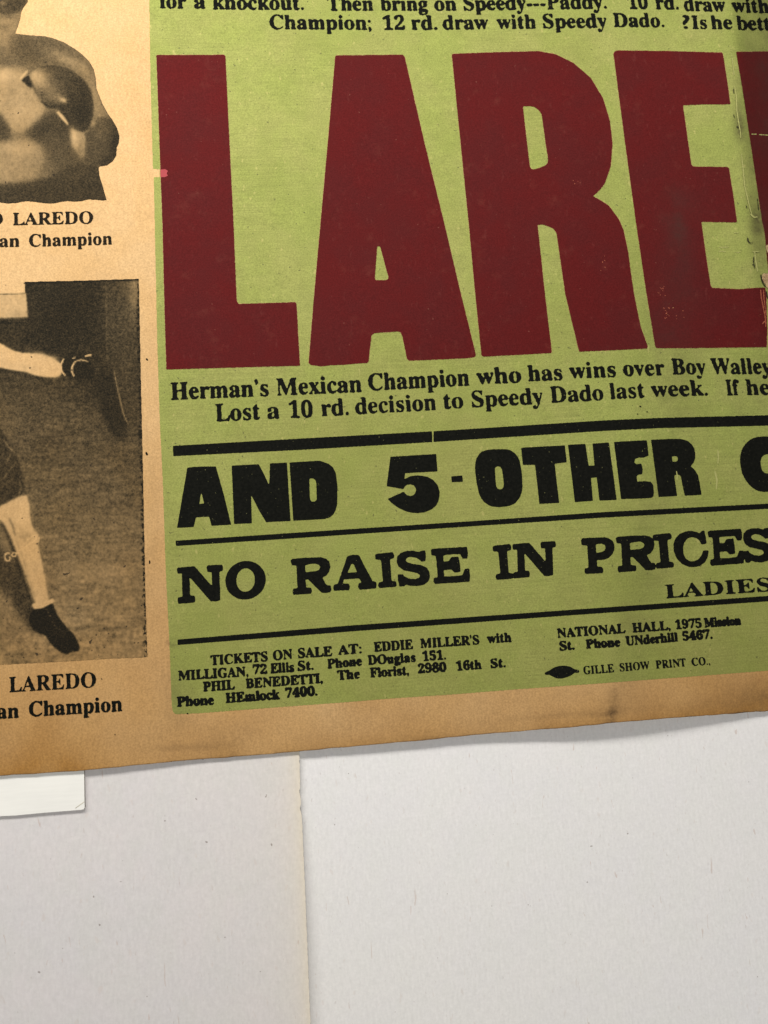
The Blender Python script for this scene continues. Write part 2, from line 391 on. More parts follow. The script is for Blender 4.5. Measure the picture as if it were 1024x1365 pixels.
# ------------------------------------------------------------------ letters
GLY = json.loads(r'''{"\u0027":[188,[[73,462,115,462,138,599,138,716,50,716,50,599]]],",":[219,[[59,-118,124,-84,163,-32,176,26,167,77,143,111,105,123,75,116,54,95,46,66,52,37,69,18,95,10,97,-29,85,-69,59,-99]]],"-":[323,[[283,267,40,267,40,174,283,174]]],".":[219,[[109,111,79,103,57,81,49,51,57,21,79,-1,109,-9,139,-1,161,21,169,51,161,81,139,103]]],"0":[559,[[280,-10,198,2,135,36,89,91,58,165,40,255,34,359,40,463,58,552,89,625,135,679,199,713,281,724,360,713,422,679,468,625,500,552,519,462,525,358,519,254,500,165,468,91,421,36,359,2],[280,55,313,64,337,91,353,135,366,231,370,358,366,485,353,580,337,624,313,650,281,659,248,650,223,624,207,580,194,485,189,358,194,231,207,135,223,91,247,64]]],"1":[559,[[97,0,97,53,179,53,202,57,217,67,226,87,229,118,229,619,161,544,130,522,100,515,78,520,59,535,46,559,42,589,110,613,150,634,196,666,266,718,378,718,378,118,381,91,388,70,403,57,429,53,510,53,510,0]]],"2":[559,[[35,0,35,103,183,254,238,313,278,365,306,412,324,457,334,503,337,553,332,602,316,637,291,656,259,663,216,652,188,620,172,565,167,490,115,496,75,513,48,543,39,589,45,624,64,656,94,684,137,706,192,719,259,724,358,713,430,680,462,646,482,606,488,558,485,524,476,490,459,456,434,418,355,328,230,205,130,110,363,110,392,115,416,128,435,150,446,179,454,210,513,210,508,0]]],"4":[559,[[180,0,180,53,208,53,240,56,266,66,284,87,290,125,290,186,13,186,13,247,297,714,436,714,436,252,540,252,540,186,436,186,436,125,442,87,460,66,487,56,518,53,531,53,531,0],[83,252,290,252,290,427,292,522,297,619,282,587,259,545,235,503,218,475]]],"5":[559,[[245,-10,178,-6,125,8,86,27,60,53,45,81,40,111,46,142,62,163,88,176,120,180,123,152,131,124,144,98,165,78,193,65,230,60,262,64,291,75,316,94,336,124,349,166,353,220,344,285,318,332,275,359,217,368,154,363,106,350,60,368,92,714,470,714,475,532,418,532,410,566,397,594,384,602,364,604,156,604,140,419,188,430,250,434,322,428,384,410,436,381,475,339,498,285,506,220,500,160,483,111,455,71,421,41,380,18,336,2,290,-7]]],"6":[559,[[293,-10,223,-1,163,27,113,73,76,139,53,224,45,330,49,410,62,485,84,552,115,610,155,657,204,694,262,716,330,724,388,720,434,709,467,691,490,668,503,642,507,614,500,585,480,560,443,542,387,536,382,596,374,623,362,646,345,660,321,665,284,657,253,635,227,597,199,513,186,401,240,427,277,435,324,438,381,432,429,414,470,384,500,342,518,292,524,231,518,164,498,106,466,57,420,20,363,-3],[296,56,330,66,357,96,373,147,379,221,373,291,355,340,325,368,287,377,259,373,230,362,203,346,186,329,195,205,219,121,254,72]]],"7":[559,[[165,0,431,605,168,605,138,599,119,582,110,554,104,504,44,504,49,714,526,714,526,665,250,0]]],"8":[559,[[273,-10,197,-3,136,16,89,46,56,86,36,131,30,182,40,241,71,288,117,326,177,361,124,398,85,440,61,488,53,542,59,588,75,631,104,668,148,698,208,718,285,724,350,719,403,702,445,675,485,618,498,549,489,495,462,454,419,420,363,387,440,343,491,297,520,247,529,189,522,131,499,82,462,43,411,13,348,-4],[302,421,334,444,356,472,368,507,372,551,369,579,362,606,349,630,331,649,307,662,279,666,243,658,216,634,200,598,194,554,201,508,222,474,256,446],[278,47,324,56,360,82,382,122,390,172,381,217,356,254,310,287,244,321,213,296,188,265,171,226,165,178,173,125,196,84,232,56]]],"9":[559,[[227,-10,173,-6,131,7,100,25,79,49,67,76,63,103,66,123,75,140,90,152,112,160,130,119,154,84,188,61,232,53,279,65,317,99,345,157,364,239,373,343,348,316,316,295,277,280,231,275,177,281,130,299,90,328,59,369,41,420,35,482,42,550,62,609,96,657,142,694,198,716,264,724,333,715,393,689,443,644,482,580,506,495,514,388,510,308,498,234,477,166,448,107,408,58,359,21,298,-2],[274,347,307,352,334,366,356,387,373,414,365,524,344,600,312,643,270,657,232,646,204,615,186,562,180,488,190,410,222,363]]],":":[219,[[109,458,79,450,57,428,49,398,57,368,79,346,109,338,139,346,161,368,169,398,161,428,139,450],[109,111,79,103,57,81,49,51,57,21,79,-1,109,-9,139,-1,161,21,169,51,161,81,139,103]]],";":[219,[[61,-115,123,-82,162,-30,175,38,167,85,144,118,108,131,77,124,56,104,48,70,55,41,73,21,101,11,101,-27,90,-62,61,-96],[169,398,161,428,139,450,109,458,79,450,57,428,49,398,57,368,79,346,109,338,139,346,161,368]]],"?":[333,[[82,595,126,601,161,593,184,569,192,534,163,448,109,363,80,267,86,228,105,198,139,175,172,284,248,406,290,546,285,585,267,625,237,659,191,682,129,691],[154,111,124,103,102,81,94,51,102,21,124,-1,154,-9,184,-1,206,21,214,51,206,81,184,103]]],"A":[650,[[-13,0,-13,27,13,32,35,45,54,71,73,111,307,694,334,693,572,129,612,51,632,33,660,27,660,0,341,0,341,27,386,32,413,45,422,68,406,121,376,197,154,197,117,105,113,88,111,72,119,47,143,32,184,27,190,27,190,0],[169,239,360,239,263,475]]],"B":[659,[[24,0,24,26,67,33,93,48,107,77,111,122,111,549,109,587,103,614,92,633,76,645,53,651,23,653,23,678,328,678,422,672,496,653,548,622,580,578,590,522,572,450,518,399,427,368,498,349,552,323,592,288,615,246,623,196,615,139,592,90,553,52,499,23,433,6,354,0],[271,375,280,375,348,383,392,406,416,448,424,514,418,573,401,614,370,638,322,646,294,643,280,633,273,613,271,582],[330,36,385,45,422,73,441,121,448,191,439,262,413,309,365,335,294,344,271,344,271,97,274,68,284,50,301,39]]],"C":[697,[[382,-16,288,-5,205,30,135,84,83,156,50,242,39,340,50,437,84,523,137,594,207,648,291,682,386,693,460,684,547,655,577,648,607,659,624,693,650,693,650,459,625,459,584,542,531,606,466,646,395,660,330,647,279,608,243,544,221,453,214,337,222,228,246,144,286,83,342,47,414,35,474,43,533,67,589,105,638,158,666,132,589,50,494,0]]],"D":[738,[[30,0,30,26,69,32,94,44,106,69,110,111,110,557,105,606,91,635,64,648,22,653,22,678,330,678,440,668,532,639,604,590,655,523,687,439,697,339,683,217,640,122,568,54,469,14,340,0],[331,36,391,44,439,70,476,112,501,171,517,247,522,341,514,450,492,536,454,596,400,633,332,645,301,641,282,631,274,609,271,573,271,107,274,72,282,51,300,40]]],"E":[658,[[21,0,21,25,65,30,93,44,107,72,112,116,112,549,107,603,93,634,66,648,24,653,24,678,594,678,594,476,571,476,559,532,537,575,507,605,440,632,345,641,298,638,285,632,277,621,272,578,272,366,288,366,346,375,386,401,412,446,429,514,453,514,453,176,428,176,420,229,407,270,386,299,359,318,322,328,276,331,272,331,272,100,275,69,286,52,307,44,343,41,410,45,467,58,513,79,552,112,585,156,612,213,640,213,599,0]]],"F":[602,[[23,0,23,26,67,34,93,50,107,79,111,125,111,558,106,603,92,630,64,645,21,653,21,678,586,678,586,476,562,476,549,532,529,574,501,605,462,626,409,638,342,642,298,640,285,635,277,627,271,593,271,368,283,368,340,377,381,403,408,448,423,516,450,516,450,176,424,176,409,251,382,299,341,324,281,333,271,333,271,120,273,88,280,64,292,46,312,35,342,29,382,26,382,0]]],"G":[756,[[399,-15,298,-4,211,29,139,82,86,153,52,240,41,341,52,439,86,524,138,595,208,648,290,682,383,693,464,684,550,656,577,649,592,652,604,660,624,693,651,693,651,458,625,458,600,515,569,564,532,604,490,635,445,654,398,660,333,647,282,609,246,544,224,455,217,339,223,243,240,163,268,101,306,55,354,28,410,19,458,24,489,41,505,68,510,106,510,190,505,229,490,254,460,266,410,271,410,295,745,295,745,271,704,266,680,254,668,230,664,191,664,43,532,-1]]],"H":[779,[[23,0,23,26,67,32,93,47,107,75,111,120,111,564,106,605,93,631,66,646,24,653,24,678,360,678,360,653,304,643,288,633,278,618,273,595,271,564,271,373,509,373,509,564,502,618,493,633,477,643,420,653,420,678,755,678,755,653,712,646,686,632,673,606,669,564,669,120,673,77,687,49,712,33,755,26,755,0,420,0,420,26,463,32,490,46,504,73,509,120,509,329,271,329,271,120,275,75,289,47,316,32,360,26,360,0]]],"I":[388,[[20,0,20,26,63,34,91,48,107,73,112,112,112,576,107,614,94,637,67,648,20,653,20,678,364,678,364,653,319,648,292,637,277,614,272,576,272,115,279,66,289,50,307,39,366,26,366,0]]],"K":[760,[[24,0,24,26,68,32,94,47,108,75,112,120,112,564,107,605,94,632,67,647,25,653,25,678,361,678,361,653,305,643,289,633,279,618,274,595,272,564,272,348,478,556,509,593,519,623,498,646,433,653,433,678,723,678,723,653,710,653,650,640,584,601,513,537,403,424,690,69,725,37,746,29,773,26,773,0,418,0,418,26,456,27,479,31,493,40,497,51,491,70,471,98,297,318,272,295,272,120,277,75,290,47,317,32,361,26,361,0]]],"L":[635,[[23,0,23,26,67,32,93,47,107,75,111,120,111,564,106,606,93,633,66,647,24,653,24,678,372,678,372,653,310,646,291,636,280,620,273,597,271,564,271,123,276,70,284,55,298,47,348,41,414,46,469,59,513,83,551,119,582,167,609,230,636,230,598,0]]],"M":[944,[[21,0,21,26,64,32,92,47,107,74,112,118,112,569,110,598,105,619,95,634,79,644,22,653,22,678,275,678,472,212,669,678,919,678,919,653,878,645,853,630,839,604,834,563,834,127,836,90,841,64,851,45,866,35,918,26,918,0,589,0,589,26,644,37,660,48,670,66,675,90,677,124,677,594,429,0,402,0,157,579,157,119,162,72,178,44,207,30,252,26,252,0]]],"N":[735,[[600,-16,159,521,159,117,163,73,177,46,203,32,248,26,248,0,27,0,27,26,58,29,81,35,96,45,106,62,111,85,113,117,113,578,54,645,27,653,27,678,233,678,582,251,582,562,580,594,575,617,565,632,549,643,493,653,493,678,714,678,714,653,671,647,645,633,632,605,628,561,628,-16]]],"O":[782,[[388,-16,317,-9,251,11,192,43,141,86,98,138,67,199,48,266,41,339,48,411,67,479,98,539,141,592,193,635,254,667,321,687,395,694,466,687,532,668,591,636,642,594,684,542,716,481,735,413,742,339,735,266,716,199,684,138,641,86,589,43,529,11,461,-9],[394,18,456,31,503,69,538,134,558,223,565,339,560,436,544,516,518,579,482,624,438,651,387,660,325,647,278,609,243,544,223,455,216,339,221,243,237,163,264,100,300,54,343,27]]],"P":[622,[[23,0,23,26,67,32,93,47,107,75,111,120,111,564,106,605,93,631,66,646,24,653,24,678,318,678,428,672,500,655,546,628,580,592,602,547,609,494,602,441,581,396,546,358,497,329,435,312,360,306,271,306,271,120,275,75,289,47,316,32,360,26,360,0],[271,342,300,342,363,351,405,376,427,422,435,490,429,558,410,605,375,633,322,642,297,639,282,631,274,616,271,593]]],"R":[704,[[23,0,23,26,67,32,93,47,107,75,111,120,111,564,106,605,93,631,66,646,24,653,24,678,323,678,454,667,547,634,588,599,613,554,621,498,604,425,553,370,469,333,643,75,674,38,690,29,712,26,715,26,715,0,504,0,300,316,271,316,271,120,275,75,289,47,316,32,360,26,360,0],[271,348,303,348,370,357,417,385,443,432,452,500,447,551,433,591,410,619,376,636,334,642,301,639,282,629,274,609,271,574]]],"S":[581,[[64,-16,64,235,93,235,123,140,166,74,222,35,293,22,344,30,383,54,407,89,415,133,406,174,379,209,335,238,242,284,167,329,115,376,84,430,74,494,81,551,100,600,131,639,172,669,220,688,275,694,342,687,420,667,434,664,446,662,467,670,477,694,505,694,505,475,480,475,462,528,437,573,406,610,370,639,330,656,289,662,243,655,208,635,185,604,178,566,185,530,204,501,236,476,281,451,377,406,431,377,473,347,502,315,521,280,531,241,535,198,527,138,505,86,468,43,418,12,357,-8,286,-15,236,-12,187,1,147,14,126,18,112,16,103,11,91,-16]]],"T":[630,[[137,0,137,26,183,31,212,46,227,75,232,120,232,645,222,645,151,634,97,601,61,546,43,473,16,473,16,678,611,678,611,472,586,472,573,534,548,583,511,617,462,638,400,645,392,645,392,120,397,73,412,45,440,31,488,26,488,0]]],"U":[733,[[369,-19,286,-12,219,8,170,43,136,91,116,154,109,231,109,564,104,605,91,631,64,646,22,653,22,678,358,678,358,653,302,643,285,633,275,618,269,564,269,208,277,131,303,77,346,44,409,33,472,41,521,66,556,106,577,164,584,237,584,563,579,604,565,631,537,645,489,653,489,678,706,678,706,653,668,644,645,628,633,602,629,563,629,270,622,176,601,102,566,48,515,11,450,-12]]],"W":[910,[[254,-16,48,585,36,615,23,636,4,648,-23,653,-23,678,269,678,269,653,242,650,223,643,213,631,209,611,220,555,332,228,448,525,426,594,414,623,398,640,375,648,341,653,341,678,654,678,654,653,616,649,593,635,585,613,594,575,706,247,805,550,817,605,813,627,801,641,780,649,749,653,749,678,929,678,929,653,904,644,885,627,870,601,856,565,664,-16,637,-16,470,460,283,-16]]],"a":[512,[[379,-15,337,-8,310,15,298,52,250,16,198,-6,142,-13,96,-6,60,17,38,51,30,94,37,135,59,172,95,203,177,244,296,283,296,359,292,395,278,421,255,435,220,440,171,432,155,408,169,382,179,363,183,344,178,320,164,301,142,288,115,284,87,289,67,303,53,324,49,352,55,385,73,415,103,439,141,458,188,470,241,474,332,464,392,435,425,385,436,313,436,93,439,59,444,53,453,51,477,62,490,41,438,-1],[225,50,259,61,278,75,296,94,296,252,229,225,189,183,176,125,181,83,198,58]]],"b":[537,[[64,-17,64,578,62,617,55,638,39,649,12,654,12,678,206,678,206,415,241,448,282,467,329,474,379,467,423,445,459,411,486,365,503,310,509,247,502,175,481,112,447,59,402,19,347,-7,286,-15,220,-1,156,42,79,-17],[272,21,304,27,328,44,345,73,360,141,365,238,360,318,344,374,316,406,274,417,252,413,231,402,215,383,206,360,206,102,213,57,235,30]]],"c":[437,[[232,-15,178,-7,129,16,88,53,56,101,36,159,29,223,37,292,60,353,96,403,143,442,198,467,260,475,324,467,373,444,403,409,413,365,409,340,397,321,377,308,352,304,319,312,299,335,292,373,293,389,294,404,284,433,252,442,205,424,176,370,167,279,176,183,204,114,232,82,265,63,304,57,356,70,404,107,424,90,369,32,305,-3]]],"d":[551,[[208,-15,159,-7,116,16,79,52,52,99,35,156,29,219,35,291,54,354,83,405,121,443,167,466,217,474,261,468,299,449,332,417,332,597,328,623,316,641,294,650,262,654,262,678,475,678,475,112,477,81,484,61,498,48,526,41,526,16,438,8,332,-15,332,58,300,17,258,-7],[255,42,278,47,301,62,320,84,332,113,332,360,324,383,307,402,285,414,259,418,219,406,194,372,180,312,175,228,179,146,193,87,218,53]]],"e":[448,[[229,-15,174,-7,126,16,86,52,55,102,36,163,29,234,36,300,56,358,88,406,130,443,179,466,234,474,287,468,333,449,371,417,399,374,415,321,421,258,421,247,174,247,180,181,195,129,219,92,253,70,297,63,335,70,370,92,402,128,424,108,370,40,305,-1],[173,286,300,286,300,320,297,375,288,413,269,435,240,442,203,427,180,380,173,303]]],"f":[318,[[22,0,22,24,59,33,68,41,74,52,78,109,78,412,24,412,24,462,78,462,78,526,90,596,126,649,183,681,259,692,315,685,357,664,383,632,392,595,388,567,375,546,356,533,334,529,310,533,291,544,279,560,275,582,278,603,287,626,292,635,294,644,288,656,268,660,243,655,229,640,222,615,220,581,220,462,303,462,303,412,220,412,220,97,224,60,235,38,258,28,297,24,297,0]]],"g":[487,[[217,-209,132,-202,71,-181,34,-149,21,-111,30,-81,57,-57,102,-38,65,-15,42,13,35,45,42,80,63,110,99,138,152,164,86,200,46,251,33,316,39,360,59,399,90,430,131,454,179,469,234,474,292,469,347,453,472,453,472,399,399,399,425,354,434,303,428,262,411,225,384,195,348,172,305,158,256,153,234,154,211,155,187,151,168,141,154,125,150,106,165,81,210,73,261,73,332,70,386,60,425,43,451,19,465,-14,470,-55,463,-100,441,-137,406,-168,326,-199],[234,185,264,193,284,217,294,257,297,314,294,371,284,411,264,434,234,442,204,434,185,411,174,371,170,314,174,257,185,217,204,193],[239,-173,324,-165,375,-140,392,-98,387,-76,371,-62,344,-54,305,-51,144,-51,118,-77,109,-108,117,-133,141,-154,181,-168]]],"h":[567,[[27,0,27,24,52,28,67,38,75,56,78,83,78,594,76,621,68,639,53,650,28,655,28,678,220,678,220,397,261,440,308,465,362,474,409,468,445,449,471,417,487,372,492,315,492,83,495,56,502,39,517,28,541,24,541,0,301,0,301,24,308,24,331,31,345,50,350,83,350,323,348,359,341,384,327,399,302,404,258,391,220,350,220,83,222,56,230,39,244,28,268,24,268,0]]],"i":[295,[[150,539,121,544,97,561,80,585,75,614,80,644,97,668,121,685,150,690,179,685,204,668,220,644,225,614,220,585,203,561,179,544],[27,0,27,24,52,29,68,38,75,55,78,83,78,375,76,406,70,424,55,433,30,437,31,462,221,462,221,83,223,56,230,39,244,29,268,24,268,0]]],"k":[534,[[26,0,26,24,52,29,68,39,75,56,78,83,78,592,76,621,70,640,56,649,30,654,31,678,220,678,220,251,338,369,357,393,363,414,350,431,311,437,306,437,306,462,514,462,514,437,459,423,409,387,331,311,515,51,536,31,560,24,560,0,314,0,314,24,323,24,348,30,356,47,345,73,242,219,220,200,220,83,222,56,230,39,244,29,268,24,268,0]]],"l":[297,[[27,0,27,24,52,29,68,38,75,55,78,83,78,592,76,620,70,639,56,650,30,654,30,678,221,678,221,83,223,56,230,39,244,29,268,24,268,0]]],"m":[825,[[27,0,27,24,52,28,67,38,75,56,78,83,78,377,76,404,68,423,53,434,28,438,28,462,218,462,218,394,258,438,303,465,353,474,412,465,453,436,477,389,519,436,567,465,622,474,668,468,704,449,730,417,745,372,750,315,750,83,752,56,760,39,774,28,798,24,798,0,562,0,562,24,586,28,600,39,608,57,610,83,610,323,608,359,601,384,587,399,562,404,520,391,483,353,483,83,485,57,493,39,507,28,530,24,530,0,297,0,297,24,321,28,335,39,343,57,345,83,345,323,343,358,336,384,322,399,297,404,254,391,218,350,218,83,220,57,227,40,241,29,264,24,264,0]]],"n":[567,[[27,0,27,24,52,28,67,38,75,56,78,83,78,377,76,404,68,423,53,434,28,438,28,462,220,462,220,398,260,440,308,466,362,474,409,468,445,449,471,417,487,372,492,315,492,83,495,56,502,39,517,28,541,24,541,0,301,0,301,24,308,24,331,31,345,50,350,83,350,323,348,359,341,384,327,399,302,404,258,391,220,350,220,83,222,56,230,39,244,28,268,24,268,0]]],"o":[501,[[251,-15,189,-7,135,17,90,55,56,105,35,163,28,229,35,296,56,356,90,405,135,443,189,466,250,474,311,466,365,443,410,406,444,357,465,298,472,229,465,161,444,102,410,53,366,16,312,-7],[251,17,287,27,311,58,319,84,324,121,327,229,323,338,309,403,285,435,251,445,214,434,191,403,178,338,174,230,178,122,183,84,191,58,215,27]]],"p":[553,[[26,-207,26,-184,46,-181,60,-175,69,-164,75,-150,78,-95,78,362,76,400,69,422,55,433,29,439,29,462,213,462,213,391,247,438,291,466,343,475,393,467,436,444,472,407,499,360,515,302,521,238,515,169,498,108,470,56,434,18,389,-7,338,-15,292,-8,253,13,220,48,220,-86,226,-147,235,-164,249,-175,294,-183,294,-207],[291,42,330,54,356,88,371,148,376,230,372,310,359,369,335,403,296,414,254,398,220,350,220,102,238,69,262,49]]],"r":[428,[[27,0,27,24,52,29,68,38,75,55,78,83,78,375,76,406,69,425,55,433,30,437,31,462,217,462,217,375,245,417,279,449,313,468,347,474,384,469,410,453,426,428,431,396,427,370,414,349,394,336,369,331,346,334,331,344,308,372,296,383,281,387,261,380,241,360,227,327,222,286,222,83,226,55,237,38,258,28,294,24,294,0]]],"s":[429,[[225,-15,181,-9,129,9,109,13,89,6,76,-13,53,-13,53,157,79,157,99,101,129,58,167,31,209,22,242,26,266,40,281,60,286,87,273,125,232,156,159,193,113,221,81,252,62,288,55,328,65,386,97,433,146,465,210,475,247,471,296,458,307,456,317,454,332,459,343,475,363,475,363,330,340,330,320,378,293,413,259,434,222,441,194,437,173,426,160,408,156,386,160,364,172,346,191,330,218,315,285,282,329,255,360,226,377,189,383,141,372,77,340,27,289,-5]]],"t":[340,[[184,-14,133,-7,98,16,79,53,72,106,72,415,30,415,30,446,131,550,167,593,192,631,215,631,215,462,309,462,309,415,215,415,215,122,217,95,223,76,233,64,250,60,282,73,307,111,331,98,294,36,245,-2]]],"u":[558,[[195,-15,136,-5,97,26,75,75,68,144,68,369,66,399,59,421,43,433,17,438,17,462,211,462,211,110,214,87,225,69,241,57,263,53,305,64,340,98,340,369,337,401,329,422,312,434,282,438,282,462,482,462,482,104,485,76,493,58,509,49,536,44,536,19,446,11,340,-15,340,60,312,29,277,5,238,-10]]],"v":[456,[[212,-15,57,369,33,419,18,432,-4,437,-4,462,244,462,244,438,232,438,202,431,192,411,194,399,275,182,351,376,359,405,345,430,303,438,303,462,454,462,454,439,430,430,414,415,387,362,238,-15]]],"w":[647,[[182,-15,25,394,9,424,-2,432,-16,437,-16,462,206,462,206,437,178,431,172,423,170,411,172,396,178,376,248,189,314,350,299,396,282,430,270,436,250,439,250,462,481,462,481,437,450,430,440,411,441,401,443,390,500,210,569,381,576,410,573,422,566,430,530,439,530,462,663,462,663,439,645,435,633,424,613,384,453,-15,430,-15,332,293,208,-15]]],"x":[475,[[7,0,7,22,51,43,92,84,183,203,64,392,36,424,6,437,6,462,251,462,251,438,220,433,209,417,222,387,273,306,333,382,345,400,349,415,346,425,338,432,299,438,299,462,463,462,463,441,421,421,378,378,295,274,434,54,451,32,461,26,475,23,475,0,231,0,231,24,265,29,273,36,276,45,272,64,258,88,205,170,145,91,131,69,126,51,137,29,170,22,175,22,175,0]]],"y":[447,[[78,-209,43,-203,15,-186,-4,-159,-10,-125,-6,-101,7,-79,27,-64,53,-59,77,-63,95,-73,107,-91,111,-113,111,-121,110,-130,115,-143,128,-147,147,-138,170,-110,193,-66,209,-7,54,373,37,410,23,428,12,435,-5,437,-7,437,-7,462,241,462,241,437,202,431,194,423,191,409,193,397,198,382,276,177,343,359,352,387,354,408,351,422,342,431,302,437,302,462,446,462,446,437,427,432,413,418,386,361,241,-36,216,-97,193,-143,168,-174,142,-195,113,-205]]]}''')
def up_at(x): return np.array([-(.034+(x-208)*.000125), -1.])
def word(txt, x0, y0, x1, y1, cap):
    pen = 0; G = []
    for ch in txt:
        if ch == '’': adv, loops = GLY[','][0], [[v if i % 2 == 0 else v+560 for i, v in enumerate(l)] for l in GLY[','][1]]
        elif ch == ' ': adv, loops = 250, []
        else: adv, loops = GLY[ch]
        if loops: G.append([np.array(l, float).reshape(-1, 2)+(pen, 0) for l in loops])
        pen += adv
    A = np.concatenate([p for g in G for p in g]); lo, hi = A[:,0].min(), A[:,0].max()
    out = []
    for g in G:
        gg = []
        for p in g:
            u = (p[:,0]-lo)/(hi-lo); v = p[:,1]/678*cap
            bx = x0+(x1-x0)*u; by = y0+(y1-y0)*u
            sl = -(.034+(bx-208)*.000125)
            gg.append(np.stack([bx+sl*v, by-v], -1))
        out.append(gg)
    return out
def line(words): return [g for wd in words for g in word(*wd)]
def sub(P, ox, oy, s): return [(ox+x/s, oy+y/s) for x, y in P]

# ------------------------------------------------------------------ setting
def slab(name, poly, ztop, thick, mats, tan=None, org=ORG, kind=None):
    """thick sheet with a given outline (photo-plane points meeting the sheet's own height)"""
    x = np.array([p[0] for p in poly], float); y = np.array([p[1] for p in poly], float)
    z = np.full(len(x), ztop) if np.isscalar(ztop) else np.array(ztop)
    T_ = ray(x, y, z); B_ = T_.copy(); B_[:,2] -= thick
    n = len(x); V = np.concatenate([T_, B_])
    F_ = [tuple(range(n)), tuple(range(2*n-1, n-1, -1))]+[(i, i+n, (i+1) % n+n, (i+1) % n) for i in range(n)]
    return V, F_

def box(name, lo, hi, m):
    (a,b,c),(d,e,f) = lo, hi
    V = [(a,b,c),(d,b,c),(d,e,c),(a,e,c),(a,b,f),(d,b,f),(d,e,f),(a,e,f)]
    return link(name, np.array(V), [(3,2,1,0),(4,5,6,7),(0,1,5,4),(1,2,6,5),(2,3,7,6),(3,0,4,7)], m, org=np.array([0,0,c]))
tb = box('table_top', (-.75,-.6,-.035), (.75,.75,-.0012), MB_TABLE); tb['kind'] = 'structure'
for p in tb.data.polygons: p.use_smooth = False

def sheet(name, x_at, xfar, ylo, yhi, zfn, thick, mats, tanfn, step=6.):
    """paper sheet: lattice between its torn edge x_at(y) and xfar, solid, edge wall included"""
    ys = np.arange(ylo, yhi, step); us = np.linspace(0, 1, 90)**1.6
    U, Yg = np.meshgrid(us, ys); X = x_at(Yg)*(1-U)+xfar*U
    Z = zfn(X, Yg); Vt = ray(X, Yg, Z); Vb = Vt.copy(); Vb[..., 2] -= thick
    ny, nx = X.shape; V = np.concatenate([Vt.reshape(-1,3), Vb.reshape(-1,3)]); N = ny*nx
    Fc = []; s = 1 if xfar > 0 else -1
    for j in range(ny-1):
        for i in range(nx-1):
            a = j*nx+i; q = (a, a+nx, a+nx+1, a+1)
            if s < 0: q = q[::-1]
            Fc.append(q); Fc.append(tuple(v+N for v in q[::-1]))
    rim = [(j*nx) for j in range(ny)]; far = [(j*nx+nx-1) for j in range(ny)]
    t0 = list(range(nx)); t1 = list(range((ny-1)*nx, ny*nx))
    for L, fl in ((rim, 1), (far, -1), (t0, -1), (t1, 1)):
        for a, b_ in zip(L[:-1], L[1:]):
            q = (a, a+N, b_+N, b_)
            if fl*s > 0: q = q[::-1]
            Fc.append(q)
    o = link(name, V, Fc, mats)
    at = o.data.attributes.new('tan', 'FLOAT', 'POINT'); tv = tanfn(X, Yg).ravel(); at.data.foreach_set('value', np.concatenate([tv, tv]).astype(np.float32))
    for p in o.data.polygons: p.use_smooth = False
    return o
jit = lambda y: .16*np.sin(y*1.7)+.2*np.sin(y*.61+1)+.15*np.sin(y*2.9+2)
EX = [-400,900,1003,1025,1045,1049,1053,1062,1070,1077,1081,1086,1100,1130,1180,1250,1320,1365,1700]
EV = [386,396,399,399.5,400.2,400.4,398.6,400.5,401.4,400,400.2,402.2,403,404.2,406.5,409.3,412,414,428]
SHL = .0016
zl = lambda X, Y: SHL+.0004+.0022*sstep(1000, 1300, Y)*np.exp(-np.clip(np.interp(Y, EX, EV)-X, 0, None)/110)*.9-.0004*np.exp(-np.clip(1040-Y, 0, None)/900)
right = sheet('paper_sheet', lambda Y: 250+0*Y, 1700, -500, 1800, lambda X, Y: 0*X+.0002*np.sin(X/230+1)*np.sin(Y/170), .0008, MB_PAPER_R,
              lambda X, Y: np.clip(.25+.25*np.sin(X/300)*np.sin(Y/260+2), 0, 1), 8.)
right['label'] = 'greyish white speckled paper sheet lying lower, right of the long vertical seam'
right['category'] = 'paper'; right['group'] = 'blank paper sheets under the poster'
left = sheet('paper_sheet', lambda Y: np.interp(Y, EX, EV)+jit(Y), -700, -500, 1800, zl, .0009, MB_PAPER_L,
             lambda X, Y: np.clip(.6*np.exp(-np.clip(np.interp(Y, EX, EV)-X, 0, None)/14)+.17*np.exp(-np.clip(np.interp(Y, EX, EV)-X, 0, None)/130), 0, 1), 3.)
left['label'] = 'blank paper sheet on the left whose cream yellowed right edge overlaps the other sheet'
left['category'] = 'paper'; left['group'] = 'blank paper sheets under the poster'

# white card peeking out under the poster's left end
card = bpy.data.objects.new('white_card', None); COL.objects.link(card)
CO = ray(np.array(50.), np.array(1050.), np.array(SHL)); card.location = CO; card.empty_display_size = .01
card['label'] = 'small ivory white card with a creased corner poking out beneath the poster'
card['category'] = 'card'
CP = [(-140,1000),(-140,1090),(-60,1090.5),(0,1088),(20,1087.2),(60,1083.4),(90,1081),(108,1079.6),(111.5,1078.8),(113,1076.5),(112.6,1060),(112.4,1040),(112,1010),(111,985)]
V, Fz = slab('c', CP, SHL+.0013, .0009, None)
cb = link('card_sheet', V, Fz, [MB_CARD, MB_CEDGE], card, fmat=[0, 0]+[1]*len(CP), org=CO)
for p in cb.data.polygons: p.use_smooth = False
V, Fz = slab('c', [(100,1077.3),(100.5,1077.8),(112.4,1069.3),(112.4,1068.5)], SHL+.00137, .0001, None)
cc = link('corner_crease', V, Fz, [MB_CREASE], card, org=CO)

# ------------------------------------------------------------------ the poster
poster = bpy.data.objects.new('boxing_poster', None); COL.objects.link(poster); poster.location = ORG; poster.empty_display_size = .02
poster['label'] = 'old creased boxing poster on tan board, green panel with huge dark red letters'
poster['category'] = 'poster'

